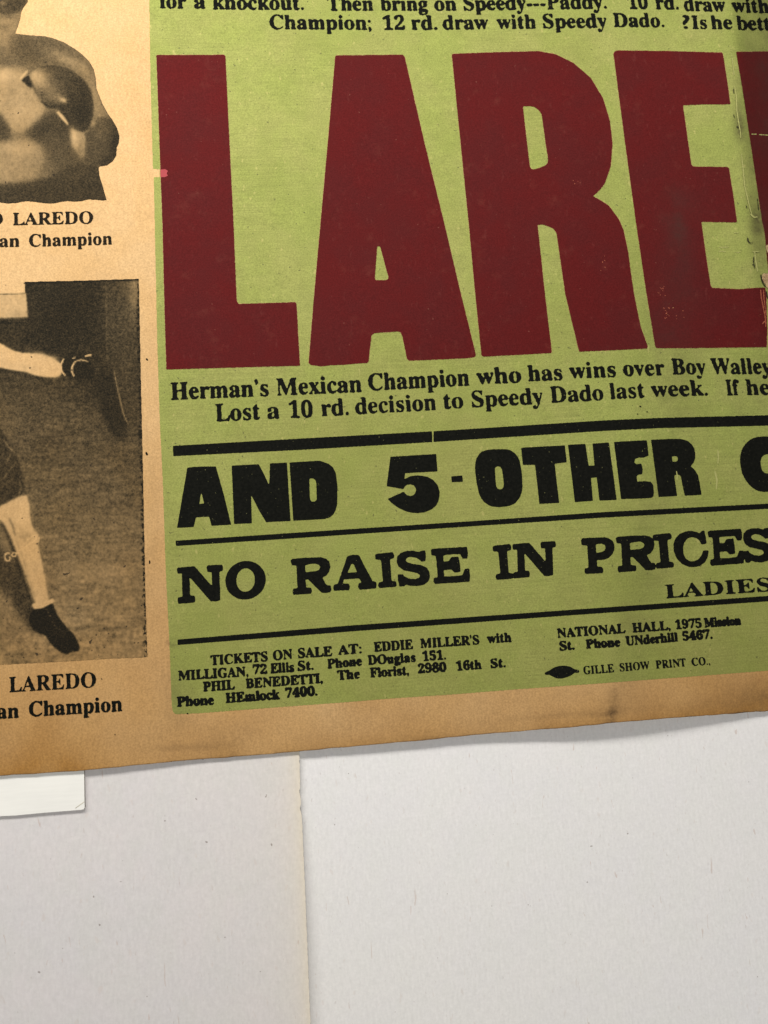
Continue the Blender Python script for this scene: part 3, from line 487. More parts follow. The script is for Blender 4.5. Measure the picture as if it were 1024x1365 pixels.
# board
us = np.unique(np.concatenate([np.arange(-260, 1301, 5.), np.arange(930, 1080, 2.5)])); vs_ = np.concatenate([np.linspace(0, .97, 235), np.linspace(.972, 1, 24)])
U, Vv = np.meshgrid(us, vs_)
ed = np.convolve(RNG.normal(0, 1., len(us)+8), [.1,.2,.4,.2,.1], 'same')[4:-4]*.75+.7*np.convolve(RNG.normal(0, 1., len(us)+60), np.ones(22)/22, 'same')[30:-30]*3
Yb = bottom(us)+ed*.55
X = U; Y = -250+(Yb[None, :]+250)*Vv
Vt = surf(X, Y); nrm = surf_n(X, Y); Vb = Vt-nrm*THICK; Vb = Vt-np.array([0, 0, 1.])*THICK
ny, nx = X.shape; N = ny*nx
Fc = []; Fm = []
for j in range(ny-1):
    for i in range(nx-1):
        a = j*nx+i; Fc.append((a, a+nx, a+nx+1, a+1)); Fc.append((a+1+N, a+nx+1+N, a+nx+N, a+N)); Fm += [0, 0]
for L, fl in ((list(range(nx)), 0), (list(range((ny-1)*nx, ny*nx)), 1), ([j*nx for j in range(ny)], 1), ([j*nx+nx-1 for j in range(ny)], 0)):
    for a, b_ in zip(L[:-1], L[1:]):
        q = (a, a+N, b_+N, b_); Fc.append(q if fl else q[::-1]); Fm.append(1)
X2 = np.concatenate([X.ravel(), X.ravel()]); Y2 = np.concatenate([Y.ravel(), Y.ravel()])
board = link('board', np.concatenate([Vt.reshape(-1,3), Vb.reshape(-1,3)]), Fc, [MB_BOARD, MB_EDGE], poster, None, (X2, Y2), Fm)

# green panel
GP = [(196,-250),(199,0),(200.5,100),(203.8,223),(204,225),(213,225.5),(213,236),(205,236),(206.4,300),(209.5,450),(213,560),(217,640),(221,760),(226,860),(229,940),(230.5,949),(234,952),
      (262,951),(300,948.2),(400,940.5),(450,937),(520,931.2),(600,926),(690,918.8),(800,911),(900,903.5),(1024,894),(1300,872),(1300,-250)]
green = lay('green_panel', [([[GP]], 2, .5, .5, .035, 5.5, 1, MB_GREEN, 3)], poster)

# huge red letters
LET = [
 ('L', [[(208.4,73.6),(210,73),(298.5,72.8),(300.6,74.5),(306,190),(311.3,296.7),(315.6,400),(318,405),(393.5,402.6),(395.3,404.5),(400,487.4),(221.8,492.4),(219.5,420),(216.6,300),(213.8,225)]], None),
 ('A', [[(446.9,75),(448,73.6),(537,72.6),(539.6,75.5),(566,190),(592.2,296.7),(613,385),(634.6,473),(633,476),(620,477.6),(545.5,480.8),(542.6,478),(536.5,448),(534,442.6),(530,441.8),(499,444),(495.3,447),(491.5,481.5),(489.5,483.8),(470,485),(458,486.2),(440,486.8),(428,488.4),(421,487.2),(414.5,486.6),(411.4,483.5),(419,390),(427.6,294.4),(437,190)],
        [(503,328.6),(505,327.8),(507,329),(517.9,369.5),(517.4,372),(514.8,373.2),(502,373.4),(500.2,372.6),(499.8,370.5)]], None),
 ('R', [[(602.3,72.5),(603.5,71.6),(640,70),(717.2,67.8),(740.6,72),(764,83.2),(787.5,103.4),(803.9,130.3),(813.3,160.8),(816.8,191.2),(814.4,221.7),(806.2,245.1),(799,254),(790.6,261.2),(802,267.5),(812,274.2),(825,291.5),(831.5,307),(837.9,336.9),(841,362),(846.1,395.5),(854.3,435.3),(863.7,461.5),(863,464.6),(820,466.6),(772.3,468.8),(764,435.3),(753.5,390.8),(746.5,341.6),(741.8,310),(738,305),(731.2,301.7),(724,299.4),(716.8,299.6),(719,320),(727,395),(735.7,468.5),(735,470.5),(645,475.4),(642,474),(633,385),(624.6,294.4),(612,170)],
        [(697.3,143),(698.2,141.5),(707.8,141.2),(713.5,143),(718.4,146.7),(722,152),(723,158),(728,195),(730.8,212),(730,217),(727.5,220),(720,223.4),(712.5,225.4),(708.5,225),(706.4,221.5)]], None),
 ('E', [[(817.9,71.5),(819.5,68.2),(823,67),(890,67.8),(962.6,69.8),(964,71.5),(970,110),(973.8,138),(973,138.8),(940,139),(910.6,140.2),(917,185),(921.8,219),(924,221.8),(969.5,222.4),(972,224),(978,262),(982.7,295),(981.5,296.4),(935.2,295.6),(942,345),(947.6,381),(949.5,383.6),(985,385.4),(1014,383.2),(1020.5,383.4),(1022,400),(1023,440),(1022.4,462.6),(940,463.8),(876,464),(873.6,462),(861,385),(847.3,292),(832,180)]],
      [(905,345,14,.16),(890,400,18,.18),(1016,420,7,.32),(890,420,14,.2)]),
 ('D', [[(981.5,68.6),(1110,68),(1190,115),(1222,270),(1200,425),(1120,458),(1036,462),(1028,400),(1019.5,310),(1016,294.4),(1003,205),(990,118.6)],[(1096,160),(1125,170),(1134,265),(1130,355),(1113,365),(1103,290)]], None)]
for i, (ch, polys, worn) in enumerate(LET):
    o = lay('headline_letter', [([polys], 3, .75, .40, .055, 0 or 6, 2, MB_RIM, 20+i), ([polys], 3, .55, .52, .045, 6, 3, MB_RED, 40+i, worn)] +
            ([([[[(213.6,226),(221,225.5),(224,228),(222,231),(224,234),(219,236.2),(213.8,235.8)]]], 3, .7, .5, .05, 0, 4, MB_BRIGHT, 5)] if ch == 'L' else []), green)
    o['label'] = 'dark red block letter ' + ch

# black rules
RUL = [[[(230.6,594.3),(400,584.6),(576,574.9),(576.5,589.2),(400,599.7),(231,608)], [(577.9,574.8),(620,572.2),(804,560.4),(880,557),(1024,553.4),(1300,548),(1300,561),(1024,567.4),(880,570.6),(804,574.4),(620,586.3),(578,589.1)]],
       [[(234.2,720.8),(400,709.7),(660,692.6),(804,682.6),(1024,671.3),(1300,659),(1300,666),(1024,678.2),(804,690),(660,699.4),(400,717),(234.6,727.8)]],
       [[(236.6,852.6),(470,833.6),(764,812.8),(1024,794.4),(1300,775),(1300,783),(1024,801.6),(764,820),(480,840.8),(236.8,859.8)]]]
for i, P in enumerate(RUL):
    lay('rule_line', [([[p] for p in P], 3, .45, .48, .045, 6, 2, MB_BLACK, 60+i)], green)

# AND 5-OTHER C
A1 = lambda P: sub(P, 220, 590, 5.12); A2 = lambda P: sub(P, 400, 570, 3.938); A3 = lambda P: sub(P, 620, 560, 5.12); A4 = lambda P: sub(P, 804, 560, 4.655)
AND = [
 [A1([(152,172),(200,165),(347,162),(400,350),(452,560),(318,568),(300,505),(212,510),(196,576),(82,582)]), A1([(247,340),(267,412),(262,416),(234,418)])],
 [A1([(455,157),(640,147),(676,216),(708,285),(713,270),(716,142),(832,136),(857,535),(690,543),(640,460),(590,360),(588,370),(593,550),(472,556)])],
 [[(386,616.5),(420,614.3),(425.4,613.9),(438,618),(444,623),(447.6,630),(450,648.7),(449.5,671.6),(447.8,679),(445.2,685),(440,689.5),(433,691.9),(400,693.7),(391,694.2)], A2([(49,270),(56,266),(70,268),(80,275),(85,290),(88,375),(83,385),(75,389),(60,388),(52,372)])],
 [A2([(475,153),(715,138),(722,230),(552,239),(548,270),(580,255),(610,251),(640,252),(672,259),(700,275),(722,300),(732,330),(733,360),(725,390),(712,412),(690,430),(655,444),(620,449),(585,447),(550,437),(522,424),(500,410),(478,393),(460,374),(545,336),(552,346),(562,354),(580,360),(595,355),(604,344),(610,330),(607,316),(598,304),(580,298),(562,300),(550,310),(541,323),(498,315),(455,308)])],
 [A2([(794,256),(852,251),(855,284),(797,287)])],
 [A3([(68,330),(70,295),(78,262),(95,235),(115,215),(150,203),(200,198),(280,198),(310,205),(340,225),(360,250),(374,280),(388,360),(393,450),(388,490),(375,528),(345,565),(310,583),(280,590),(230,594),(190,591),(160,580),(130,560),(110,532),(95,500),(78,420)]), A3([(204,332),(210,320),(222,315),(240,318),(252,335),(260,390),(265,435),(262,458),(252,470),(238,474),(222,467),(213,450),(208,400)])],
 [A3([(383,188),(682,172),(695,288),(612,297),(643,565),(508,572),(478,305),(395,306)])],
 [[(757.3,592.8),(780.5,591.6),(785,620.9),(792.8,620.5),(789.9,591.2),(811.6,589.8),(813,597),(822.3,666.3),(799.3,667.4),(795.6,636.2),(788,637),(790.5,667.5),(766.5,669.4),(762,632)]],
 [A4([(68,135),(180,129),(272,125),(278,165),(283,220),(250,233),(225,232),(200,240),(194,262),(205,274),(238,270),(246,300),(244,336),(222,338),(209,346),(213,382),(255,378),(295,382),(312,402),(316,450),(313,472),(298,483),(200,488),(112,490),(90,310)])],
 [A4([(298,122),(420,116),(470,116),(505,121),(530,132),(552,150),(566,175),(573,205),(572,235),(563,262),(545,285),(570,310),(590,342),(602,400),(612,463),(508,469),(492,400),(484,352),(476,341),(460,338),(446,341),(443,352),(452,410),(460,471),(345,477),(322,300)]), A4([(428,226),(450,223),(461,228),(465,240),(462,252),(452,258),(431,257)])],
 [A4([(850,240),(855,205),(867,172),(883,148),(905,127),(930,113),(960,104),(1005,101),(1050,104),(1090,115),(1120,140),(1140,180),(1145,225),(1062,232),(1052,215),(1024,211),(1000,216),(985,230),(978,258),(980,285),(988,312),(1005,328),(1030,332),(1055,325),(1068,300),(1150,300),(1140,360),(1115,400),(1080,428),(1035,443),(1000,446),(965,440),(935,426),(910,404),(885,372),(865,335),(854,290)])]]
lay('text_line', [(AND, 4, .5, .47, .05, 9, 2, MB_BLACK, 71, [(858,650,6,.55),(856,598,5,.5),(812,596,4,.4),(424,646,2,.6),(900,600,3,0)])], green)

# NO RAISE IN PRICES: slab letters
B1 = lambda P: sub(P, 220, 710, 3.938); B2 = lambda P: sub(P, 220, 580, 2.56); B3 = lambda P: sub(P, 470, 690, 3.413); B4 = lambda P: sub(P, 764, 680, 3.938)
gN = [[(62,190),(66,184),(155,177),(248,283),(245,208),(222,206),(219,185),(222,172),(300,168),(304,182),(303,200),(285,204),(290,355),(270,360),(240,360),(128,232),(132,330),(155,331),(158,348),(157,366),(70,374),(66,360),(68,341),(92,336),(88,214),(66,216)]]
th = np.linspace(0, 2*math.pi, 40, endpoint=False)
gO = [[(423+106*math.cos(a)+4*math.sin(a)*0, 250+101*math.sin(a)-.05*106*math.cos(a)) for a in th], [(423+49*math.cos(a), 249+62*math.sin(a)-2*math.cos(a)) for a in th]]
gR = [[(660,145),(668,138),(740,132),(820,130),(845,137),(862,152),(868,178),(862,205),(848,224),(826,236),(840,262),(850,276),(870,278),(873,295),(871,311),(850,316),(822,316),(752,245),(738,247),(741,289),(768,290),(771,305),(769,320),(675,327),(670,312),(673,295),(696,291),(690,173),(666,171)],
      [(735,171),(765,164),(795,163),(810,170),(815,182),(808,196),(790,203),(738,208)]]
gA = [[(622,414),(640,408),(662,410),(708,498),(720,501),(722,512),(720,523),(664,528),(659,518),(661,506),(671,503),(663,489),(611,492),(606,506),(628,508),(631,518),(628,529),(577,531),(574,521),(577,511),(590,507)], [(636,440),(644,440),(656,468),(622,470)]]
gI = [[(102,170),(110,165),(183,157),(190,170),(188,184),(170,189),(174,240),(178,288),(197,291),(201,303),(198,314),(122,320),(116,308),(120,295),(139,291),(130,193),(106,190)]]
gS = [[(318,150),(331,150),(334,175),(331,199),(314,200),(303,190),(285,181),(262,178),(246,184),(241,194),(250,204),(275,211),(312,216),(338,228),(351,250),(352,272),(343,292),(325,305),(298,311),(265,310),(242,304),(236,312),(214,313),(208,290),(205,259),(228,257),(236,268),(258,278),(285,280),(304,274),(308,263),(298,254),(270,247),(232,239),(209,222),(201,200),(204,176),(220,160),(248,152),(280,151),(304,157),(311,151)]]
gE = [[(357,147),(364,142),(520,133),(525,158),(523,185),(502,187),(490,166),(450,167),(413,171),(414,200),(438,198),(450,180),(482,177),(488,210),(492,246),(464,251),(450,236),(415,238),(417,268),(460,267),(500,262),(512,233),(531,232),(535,262),(533,291),(374,302),(368,290),(370,275),(388,271),(380,173),(360,171)]]
gP = [[(42,157),(50,148),(110,145),(165,143),(190,149),(208,162),(217,183),(216,210),(206,232),(188,250),(165,259),(125,262),(127,297),(154,298),(158,314),(156,330),(65,335),(60,322),(63,307),(82,303),(75,186),(46,183)], [(120,179),(150,175),(166,181),(172,195),(168,210),(155,219),(122,225)]]
gC = [[(674,109),(690,108),(697,140),(701,176),(676,180),(664,160),(648,146),(625,141),(602,149),(585,168),(578,195),(580,228),(592,254),(612,268),(636,269),(660,258),(676,236),(684,212),(712,212),(708,245),(692,274),(668,292),(636,299),(602,296),(570,281),(543,252),(529,215),(528,178),(537,150),(558,126),(588,113),(620,109),(648,114),(666,124)]]
def fit(g, src, dst):
    """a repeat of a letter: fitted from its bounding box to another"""
    a = np.concatenate([np.asarray(src(p)) for p in g]); (sx0, sy0), (sx1, sy1) = a.min(0), a.max(0); x0, y0, x1, y1 = dst
    return [[(x0+(px-sx0)/(sx1-sx0)*(x1-x0), y0+(py-sy0)/(sy1-sy0)*(y1-y0)) for px, py in src(p)] for p in g]
bb = lambda f, a, b_, c_, d: (*f([(a, b_)])[0], *f([(c_, d)])[0])
ins = lambda g, f: [f(p) for p in g]
LF = [ins(gN, B1), ins(gO, B1), ins(gR, B1), ins(gA, B2), ins(gI, B3), ins(gS, B3), ins(gE, B3),
      fit(gI, B3, bb(B3, 637, 120, 733, 283)), fit(gN, B1, bb(B3, 728, 107, 925, 277)),
      ins(gP, B4), fit(gR, B1, bb(B4, 224, 133, 433, 326)), fit(gI, B3, bb(B4, 418, 120, 531, 307)), ins(gC, B4), fit(gE, B3, bb(B4, 708, 98, 898, 292)), fit(gS, B3, bb(B4, 893, 94, 1048, 276))]
lay('text_line', [(LF, 4, .75, .43, .05, 0, 2, MB_BLACK, 81)], green)

# lines of type: word, baseline start, baseline end, capital height
T = {
 'a': (0.85, 0.22, MB_BLACK, [('for',213,10.5,248.5,10.8,18.5),('a',259,10.8,274,11,18.5),('knockout.',284,12,405,12.8,18.5),('Then',437,13.6,498,13.8,18.5),('bring',508,13.8,570.5,13.8,18.5),('on',580,13.8,609,13.8,18.5),('Speedy---Paddy.',619,13.6,809,11,18.5),('10',838.5,11.5,864,11.6,18.3),('rd.',875,12,905,12.4,18.3),('draw',913,14,968,15.5,18.5),('with',976.5,16,1026,17,18.5)]),
 'b': (0.85, 0.24, MB_BLACK, [('Champion;',360,38.4,495,39.2,18.6),('12',511,39.2,540,39.2,18),('rd.',549,39.2,583,39.2,18.6),('draw',591,39,652,38.6,18.6),('with',663,38.3,715,37.6,18.2),('Speedy',725,37.4,810,36.4,18.6),('Dado.',818.6,35.6,886,35.6,18),('?',911,37.8,921,38,17.5),('Is',923.5,38.3,943,38.2,17.5),('he',949,38.4,977,38.2,18),('better',983.5,39.4,1052,41,18.5)]),
 'c': (0.9, 0.245, MB_BLACK, [('Herman’s',228,532.6,358,527.6,22.3),('Mexican',369,526.9,482.5,522,22),('Champion',492,520.5,626,513.4,22),('who',636,512,695,509.5,21),('has',705,507.9,750,506.3,21),('wins',760,504.4,821.5,502,20.5),('over',832,501,887,499.8,20.5),('Boy',897,498.9,942,498.4,20.6),('Walley',949,498.4,1029,498.2,20.6)]),
 'd': (0.85, 0.27, MB_BLACK, [('Lost',287.5,561.4,347,558.9,22.4),('a',357,558,373,557.4,21.5),('10',386,556.9,417,556.2,22),('rd.',429,554.4,465,552.8,22),('decision',474.5,552,582,546.2,21.6),('to',592,545.2,618,543.7,21.4),('Speedy',630,542.8,725,538,21.4),('Dado',734.5,536.6,805,533.2,21),('last',814,531.6,860,529.8,20.6),('week.',869,528.9,944,526.8,20.4),('If',969,526.8,987,526.6,20.4),('he',996,526.4,1027,526,20.4)]),
 'e': (0.75, 0.28, MB_BLACK, [('LADIES',888,797.4,1029,787.6,17.6)]),
 'f': (0.65, 0.145, MB_BLACK, [('TICKETS',281.3,886.5,356.7,881,12.4),('ON',364.5,880,390,878,12.4),('SALE',398,877,443,874.2,12.4),('AT:',451,872.6,482,870.5,12.2),('EDDIE',499,868.6,550.5,864.9,12.2),('MILLER\'S',561,863.8,639,858.7,12),('with',650,857.4,682,855.5,12)]),
 'g': (0.65, 0.13, MB_BLACK, [('MILLIGAN,',238,906.8,331,901,12.3),('72',337.5,899,356,897.6,12),('Ellis',361,897.2,392,895.2,12.3),('St.',397.5,894,418,892.4,12.3),('Phone',437,891,482.5,886.9,12),('DOuglas',491,886,554,882,12),('151.',564,880.8,594.5,878.7,12)]),
 'h': (0.66, 0.125, MB_BLACK, [('PHIL',271,921.6,313,918.7,12.2),('BENEDETTI,',328,917.4,430,910,12.2),('The',450.5,906.4,480,904,12),('Florist,',494,902.7,545,899.6,12),('2980',558,897.4,595,895,11.8),('16th',609,893.7,642,891.4,11.8),('St.',655,890.3,674,889,11.6)]),
 'i': (0.7, 0.1, MB_BLACK, [('Phone',236.5,941.6,285,939,12.3),('HEmlock',301.5,936.7,373,931.5,12.3),('7400.',381,930,423,926.8,12)]),
 'j': (0.65, 0.135, MB_BLACK, [('NATIONAL',743.5,850,834,843.4,11.8),('HALL,',844,842.8,894,839.6,11.6),('1975',901.5,838.5,935.5,836.4,11.6)]),
 'j2': (0.7, 0.09, MB_BLACK, [('Mission',940,836,988,832.6,11.4)]),
 'k': (0.66, 0.105, MB_BLACK, [('St.',747,867,766,865.6,11.6),('Phone',782,864.3,827,861.5,11.4),('UNderhill',835,860.2,904,854.7,11.4),('5467.',911,854,950,851,11.4)]),
 'l': (0.5, 0.25, MB_BLACK, [('GILLE',778.5,899,819,896,10.6),('SHOW',827,895,866.5,892,10.4),('PRINT',875,891.2,915,888.2,10.4),('CO.,',923,887.6,947,886,10.2)]),
}
for i, (kk, (b, thr, m, wl)) in enumerate(T.items()):
    if kk == 'j2': continue
    L = [(line(wl), 4, b, thr, .055, 0, 2, m, 100+i)]
    if kk == 'j': L.append((line(T['j2'][3]), 4, T['j2'][0], T['j2'][1], .055, 0, 2, m, 150))
    lay('text_line', L, green)
mk = [[(725.9,897.8),(728,895.6),(732,894.2),(738.9,889.7),(745,888),(750.3,887.4),(756,887.8),(760.1,888.7),(766.6,892.3),(771.5,893),(772.5,895.6),(771,896.9),(766.6,897),(760,901.2),(750.3,904.4),(745,904.5),(740.5,903.7),(732.4,899.5),(728,899.9)]]
o = lay('printer_mark', [([mk], 4, .45, .47, .05, 0, 2, MB_SPARSE, 160)], green); o['label'] = 'small black oval printer emblem with pointed ends'

# wear and painted crack shade along the fold, the torn flakes, stray ink
def stroke(pts, w0, w1=None):
    P = np.array(pts, float); d = np.gradient(P, axis=0); n = np.stack([-d[:,1], d[:,0]], -1); n /= np.linalg.norm(n, axis=1, keepdims=True)
    ws = np.linspace(w0, w1 if w1 is not None else w0, len(P))[:, None]*(.6+.4*np.sin(np.linspace(.3, 2.9, len(P)))[:, None])
    return [[tuple(q) for q in np.concatenate([P+n*ws/2, (P-n*ws/2)[::-1]])]]
o = lay('fold_wear_shade', [([stroke([(979.4,114),(981.8,128.7),(982.7,149),(984.7,162.3),(986.8,173.8),(987.8,184)], 1.2), stroke([(988.5,205),(990.5,222),(993,249),(997,265),(999,274),(1003,288)], 1.1),
     stroke([(974,60),(977,85),(979,100)], .8), stroke([(958,329.3),(965,329.6),(972,329.2)], 1.), stroke([(958,335),(963,334.7),(968,335.4)], 1.1), stroke([(978,336),(984,336.2),(989,335.8)], .8), stroke([(1003,335.4),(1008,335.2),(1014,335.6)], .9), stroke([(978,310),(981,310.4),(985,310)], .9),
     stroke([(1002,178.5),(1006,178.9),(1009,178.7)], 1.2), stroke([(1012,179.2),(1024,180),(1030,180)], .9), stroke([(1000,285),(1006,290),(1010,289)], 1.8), stroke([(1006,335),(1008,350),(1010,362)], 1.6)], 5, .4, .40, .09, 0, 3.6, MB_FIBRE, 170),
   ([stroke([(1014.3,386),(1015,396),(1017,406),(1019,416),(1020.5,424),(1021,436)], .9), stroke([(1018,386),(1018.5,396),(1020,408),(1021.5,420)], .8), stroke([(1020,428),(1018,429.5),(1016.6,432)], 1.)], 5, .4, .32, .09, 0, 3.6, MB_SCRATCH, 171),
   ([stroke([(997,317),(997.4,320.5),(999,323),(1001,324),(1004.5,322.5)], 1.7, .6), stroke([(1014.4,366),(1015.4,372),(1017.5,378),(1021,382.5)], 1.6, 1.2), stroke([(1005,342),(1004.8,349),(1006.5,358)], .9), stroke([(1003,352.4),(1006.4,353.4)], 1.2), stroke([(1022,388),(1022.4,394),(1024,398)], 1.6), stroke([(982.2,168.6),(984.6,169.6)], 1.7), stroke([(978,118),(978.4,124)], .9), stroke([(978,152),(979.5,157)], .8), stroke([(995,274),(996,277)], 1.), stroke([(1010,265),(1011.5,280)], .9)], 5, .35, .34, .07, 0, 3.9, MB_CRACK_SHADE, 172)], green)
o['label'] = 'cracked and scratched fold with bare paper lines and painted crack shade'
for i, P in enumerate([stroke([(953,628),(956,640),(955,652)], 2.), stroke([(957,600),(958,610),(957,618)], 1.5), stroke([(840,622),(841,630),(842,634)], .01) if 0 else stroke([(902,628),(903,634),(902.6,640)], 1.2)]):
    lay('scuff', [([P], 5, .4, .38, .05, 0, 2.4, MB_FIBRE, 180+i)], green)
rs = np.random.default_rng(5)
for i, (sx, sy, n_) in enumerate([(883,390,9),(889,416,12),(905,420,4),(768,240,4),(806,350,5)]):
    P = []
    for q in range(n_):
        a, b_ = rs.normal(0, 3.2, 2); t_ = rs.uniform(0, 3.1); l_ = rs.uniform(.5, 1.8)
        P.append(stroke([(sx+a, sy+1.6*b_), (sx+a+l_*.5*math.cos(t_), sy+1.6*b_+l_*.5*math.sin(t_)+.3), (sx+a+l_*math.cos(t_), sy+1.6*b_+l_*math.sin(t_))], rs.uniform(.6, 1.2)))
    lay('scuff', [(P, 5, .3, .32, .05, 0, 3.6, MB_SCRATCH, 185+i)], green)
for i, P in enumerate([stroke([(852.6,541.4),(855,542)], 1.8), stroke([(862,548.6),(863.8,549)], 1.6), stroke([(849.4,551.6),(851,552)], 1.4)]):
    lay('ink_speck', [([P], 5, .3, .3, .04, 0, 5, MB_BLACK, 190+i)], green)
def flake(pts, up, seed):
    r = np.random.default_rng(seed); P = np.array(pts, float); n = len(P); c0 = P.mean(0)
    ring2 = c0+(P-c0)*.55; X = np.concatenate([P[:,0], ring2[:,0], [c0[0]]]); Y = np.concatenate([P[:,1], ring2[:,1], [c0[1]]])
    V = surf(X, Y, 5.5*LAYER)
    V[n:,2] += up*r.uniform(.5, 1.1, n+1)
    Fz = []
    for i in range(n):
        j = (i+1) % n; Fz += [(i, j, n+j, n+i), (n+i, n+j, 2*n)]
    o = link('torn_flake', V, [f[::-1] for f in Fz], [MB_TORN], green)
    for p in o.data.polygons: p.use_smooth = False
flake([(1016.4,366),(1018.4,363.9),(1021,364.8),(1026,363.4),(1032,366),(1032,384),(1024,384.5),(1021.4,382),(1020.6,379),(1018.6,376.5),(1016.4,372)], .0004, 1)
flake([(1020.6,328.5),(1022.5,326.2),(1027,326),(1028,337),(1024,337.2),(1022,333)], .0003, 2)

# captions on the tan margin
CAP = [(.65, .33, [('O',-14,299.6,3.5,299.4,16)]+[('LAREDO',17,299.9,124,297.6,16)]), (.65, .29, [('an',-1,328.9,26,328.6,16.2),('Champion',39,328.6,149.5,325.6,16.2)]),
       (.65, .33, [('LAREDO',12,922.8,128,915.8,19.8)]), (.75, .23, [('an',-4,957.8,25,956.6,19),('Champion',39,955.2,163,947.6,19.4)])]
for i, (b, thr, wl) in enumerate(CAP):
    lay('caption_line', [(line(wl), 4, b, thr, .055, 0, 2, MB_BROWNBLACK if i < 2 else MB_BLACK, 200+i)], poster)
for i, P in enumerate([stroke([(195,478),(196,479),(196.6,480.4)], 2.2), stroke([(194.6,603),(195.6,605),(196.4,606.6)], 2.6), stroke([(199.3,747),(199.6,749),(199.4,751.5)], 1.5), stroke([(135.2,904.6),(136,905.6)], 1.6), stroke([(153,979),(153.8,979.8)], 1.6), stroke([(249,951),(251,951.5)], 1.8)]):
    lay('ink_speck', [([P], 5, .3, .3, .04, 0, 2, MB_BLACK, 210+i)], poster)

# ------------------------------------------------------------------ the two halftone pictures
class Tone:
    def __init__(s, x0, y0, x1, y1, base, seed):
        s.x0, s.y0, s.S = x0, y0, 2; s.nx, s.ny = int((x1-x0)*2), int((y1-y0)*2)
        s.T = np.full((s.ny, s.nx), float(base)); s.r = np.random.default_rng(seed)
    def mask(s, P, soft): return np.clip(blur(raster([P], s.x0, s.y0, s.nx, s.ny, 2), soft*2), 0, 1)
    def paint(s, P, tone, soft=2., a=1.):
        m = s.mask(P, soft)*a; s.T = s.T*(1-m)+tone*m
    def dab(s, cx, cy, rx, ry, rot, tone, a=1.):
        yy, xx = np.mgrid[0:s.ny, 0:s.nx]; xx = xx/2+s.x0-cx; yy = yy/2+s.y0-cy; c_, q = math.cos(rot), math.sin(rot)
        m = np.exp(-.5*(((xx*c_+yy*q)/rx)**2+((-xx*q+yy*c_)/ry)**2))*a; s.T = s.T*(1-m)+tone*m
    def line(s, pts, w_, tone, soft=.6, a=1.): s.paint(stroke(pts, w_)[0], tone, soft, a)
    def grain(s, amp, sx, sy):
        n = s.r.standard_normal((s.ny, s.nx))
        def b1(a, sg, axis):
            r = max(1, int(3*sg)); k_ = np.exp(-.5*(np.arange(-r, r+1)/sg)**2); k_ /= k_.sum()
            return np.apply_along_axis(lambda v: np.convolve(np.pad(v, r, mode='reflect'), k_, 'valid'), axis, a)
        n = b1(b1(n, sx*2, 1), sy*2, 0); s.T = s.T+amp*n/n.std()
    def at(s, x, y):
        P = np.stack([(np.asarray(x)-s.x0)*2-.5, (np.asarray(y)-s.y0)*2-.5], -1); return bil(s.T, P.reshape(-1, 2)).reshape(np.shape(x))
PAPERT = .0
# upper picture: boxer's bust, gloves up, cut out along his outline
OUT1 = [(-60,-60),(40,-60),(37,2),(31,10),(28,16),(27,24),(24,34),(20,44.5),(28,45.5),(42,47),(60,48),(70,50.5),(85,56),(100,65),(111,73.5),(119,82),(125,92),(127.5,104),(128.5,118),(132,127),(136,137),(143,150),(150,160),(156,170),(159,181),(158.5,190),(155.5,196),(155,207),(150,215),(142,220.5),(133,221.5),(131.5,223),(132,232),(136,245),(139,256),(142,266.5),(136,267),(128,266),(118,265.6),(108,268),(98,268.6),(90,267.6),(82,268.6),(72,270.8),(62,271),(50,269.4),(38,268),(30,268.4),(22,270.4),(10,271),(0,269.6),(-60,270)]
t1 = Tone(-60, -60, 175, 285, .55, 11)
Q1 = lambda P: sub(P, 0, 0, 4.875)
t1.paint([(-60,-60),(42,-60),(36,4),(26,16),(14,20),(0,18),(-60,20)], .76, 2)                   # hair
t1.dab(3,4,4,2.5,-.3,.45,.7); t1.dab(14,12,8,3,.2,.80,.6); t1.dab(5,12,5,2,.1,.60,.6)
t1.paint([(-60,20),(0,20),(14,22),(28,16),(26,34),(20,45),(0,60),(-60,70)], .46, 2)              # jaw and neck
t1.dab(6,22,7,3,.1,.58,.7); t1.dab(18,20,5,3,.6,.56,.6); t1.dab(4,30,9,3,-.1,.38,.7); t1.dab(4,35,5,2,0,.60,.7); t1.dab(20,30,3,6,.3,.42,.5); t1.dab(16,40,6,4,0,.42,.6)
t1.paint(Q1([(60,235),(140,222),(320,240),(440,290),(560,390),(612,480),(560,470),(480,430),(330,415),(230,425),(120,440),(0,440),(0,300)]), .63, 4)     # shoulder
t1.dab(36,66,22,9,.2,.70,.7); t1.dab(6,56,8,9,.3,.40,.8); t1.dab(12,74,10,7,.2,.56,.6); t1.dab(86,80,18,5,.45,.47,.75); t1.dab(106,86,10,6,.8,.52,.6); t1.dab(66,76,12,6,.3,.58,.5)
t1.paint(Q1([(0,445),(110,440),(170,455),(150,520),(210,580),(270,660),(300,720),(230,800),(150,850),(90,870),(40,800),(0,740),(-300,740),(-300,440)]), .34, 3.5)  # lit chest
t1.dab(6,101,8,7,0,.20,.85); t1.dab(30,148,15,12,.2,.30,.7); t1.dab(14,124,5,14,.2,.42,.6); t1.dab(36,122,10,9,0,.38,.6)
t1.paint(Q1([(-300,730),(0,740),(50,810),(80,870),(60,915),(0,930),(-300,930)]), .74, 3)
t1.paint(Q1([(160,870),(240,800),(310,720),(380,740),(450,820),(470,960),(520,1010),(545,1040),(480,1110),(330,1150),(280,1090),(290,1000),(240,930)]), .70, 3)   # dark flank
t1.dab(58,172,14,8,-.5,.82,.8); t1.dab(84,168,9,13,-.2,.80,.7); t1.dab(84,205,13,16,0,.70,.6); t1.dab(26,180,6,2.5,0,.48,.6)
t1.paint(Q1([(-300,935),(60,925),(170,905),(240,940),(290,1010),(270,1100),(200,1170),(0,1195),(-300,1195)]), .40, 4)      # belly
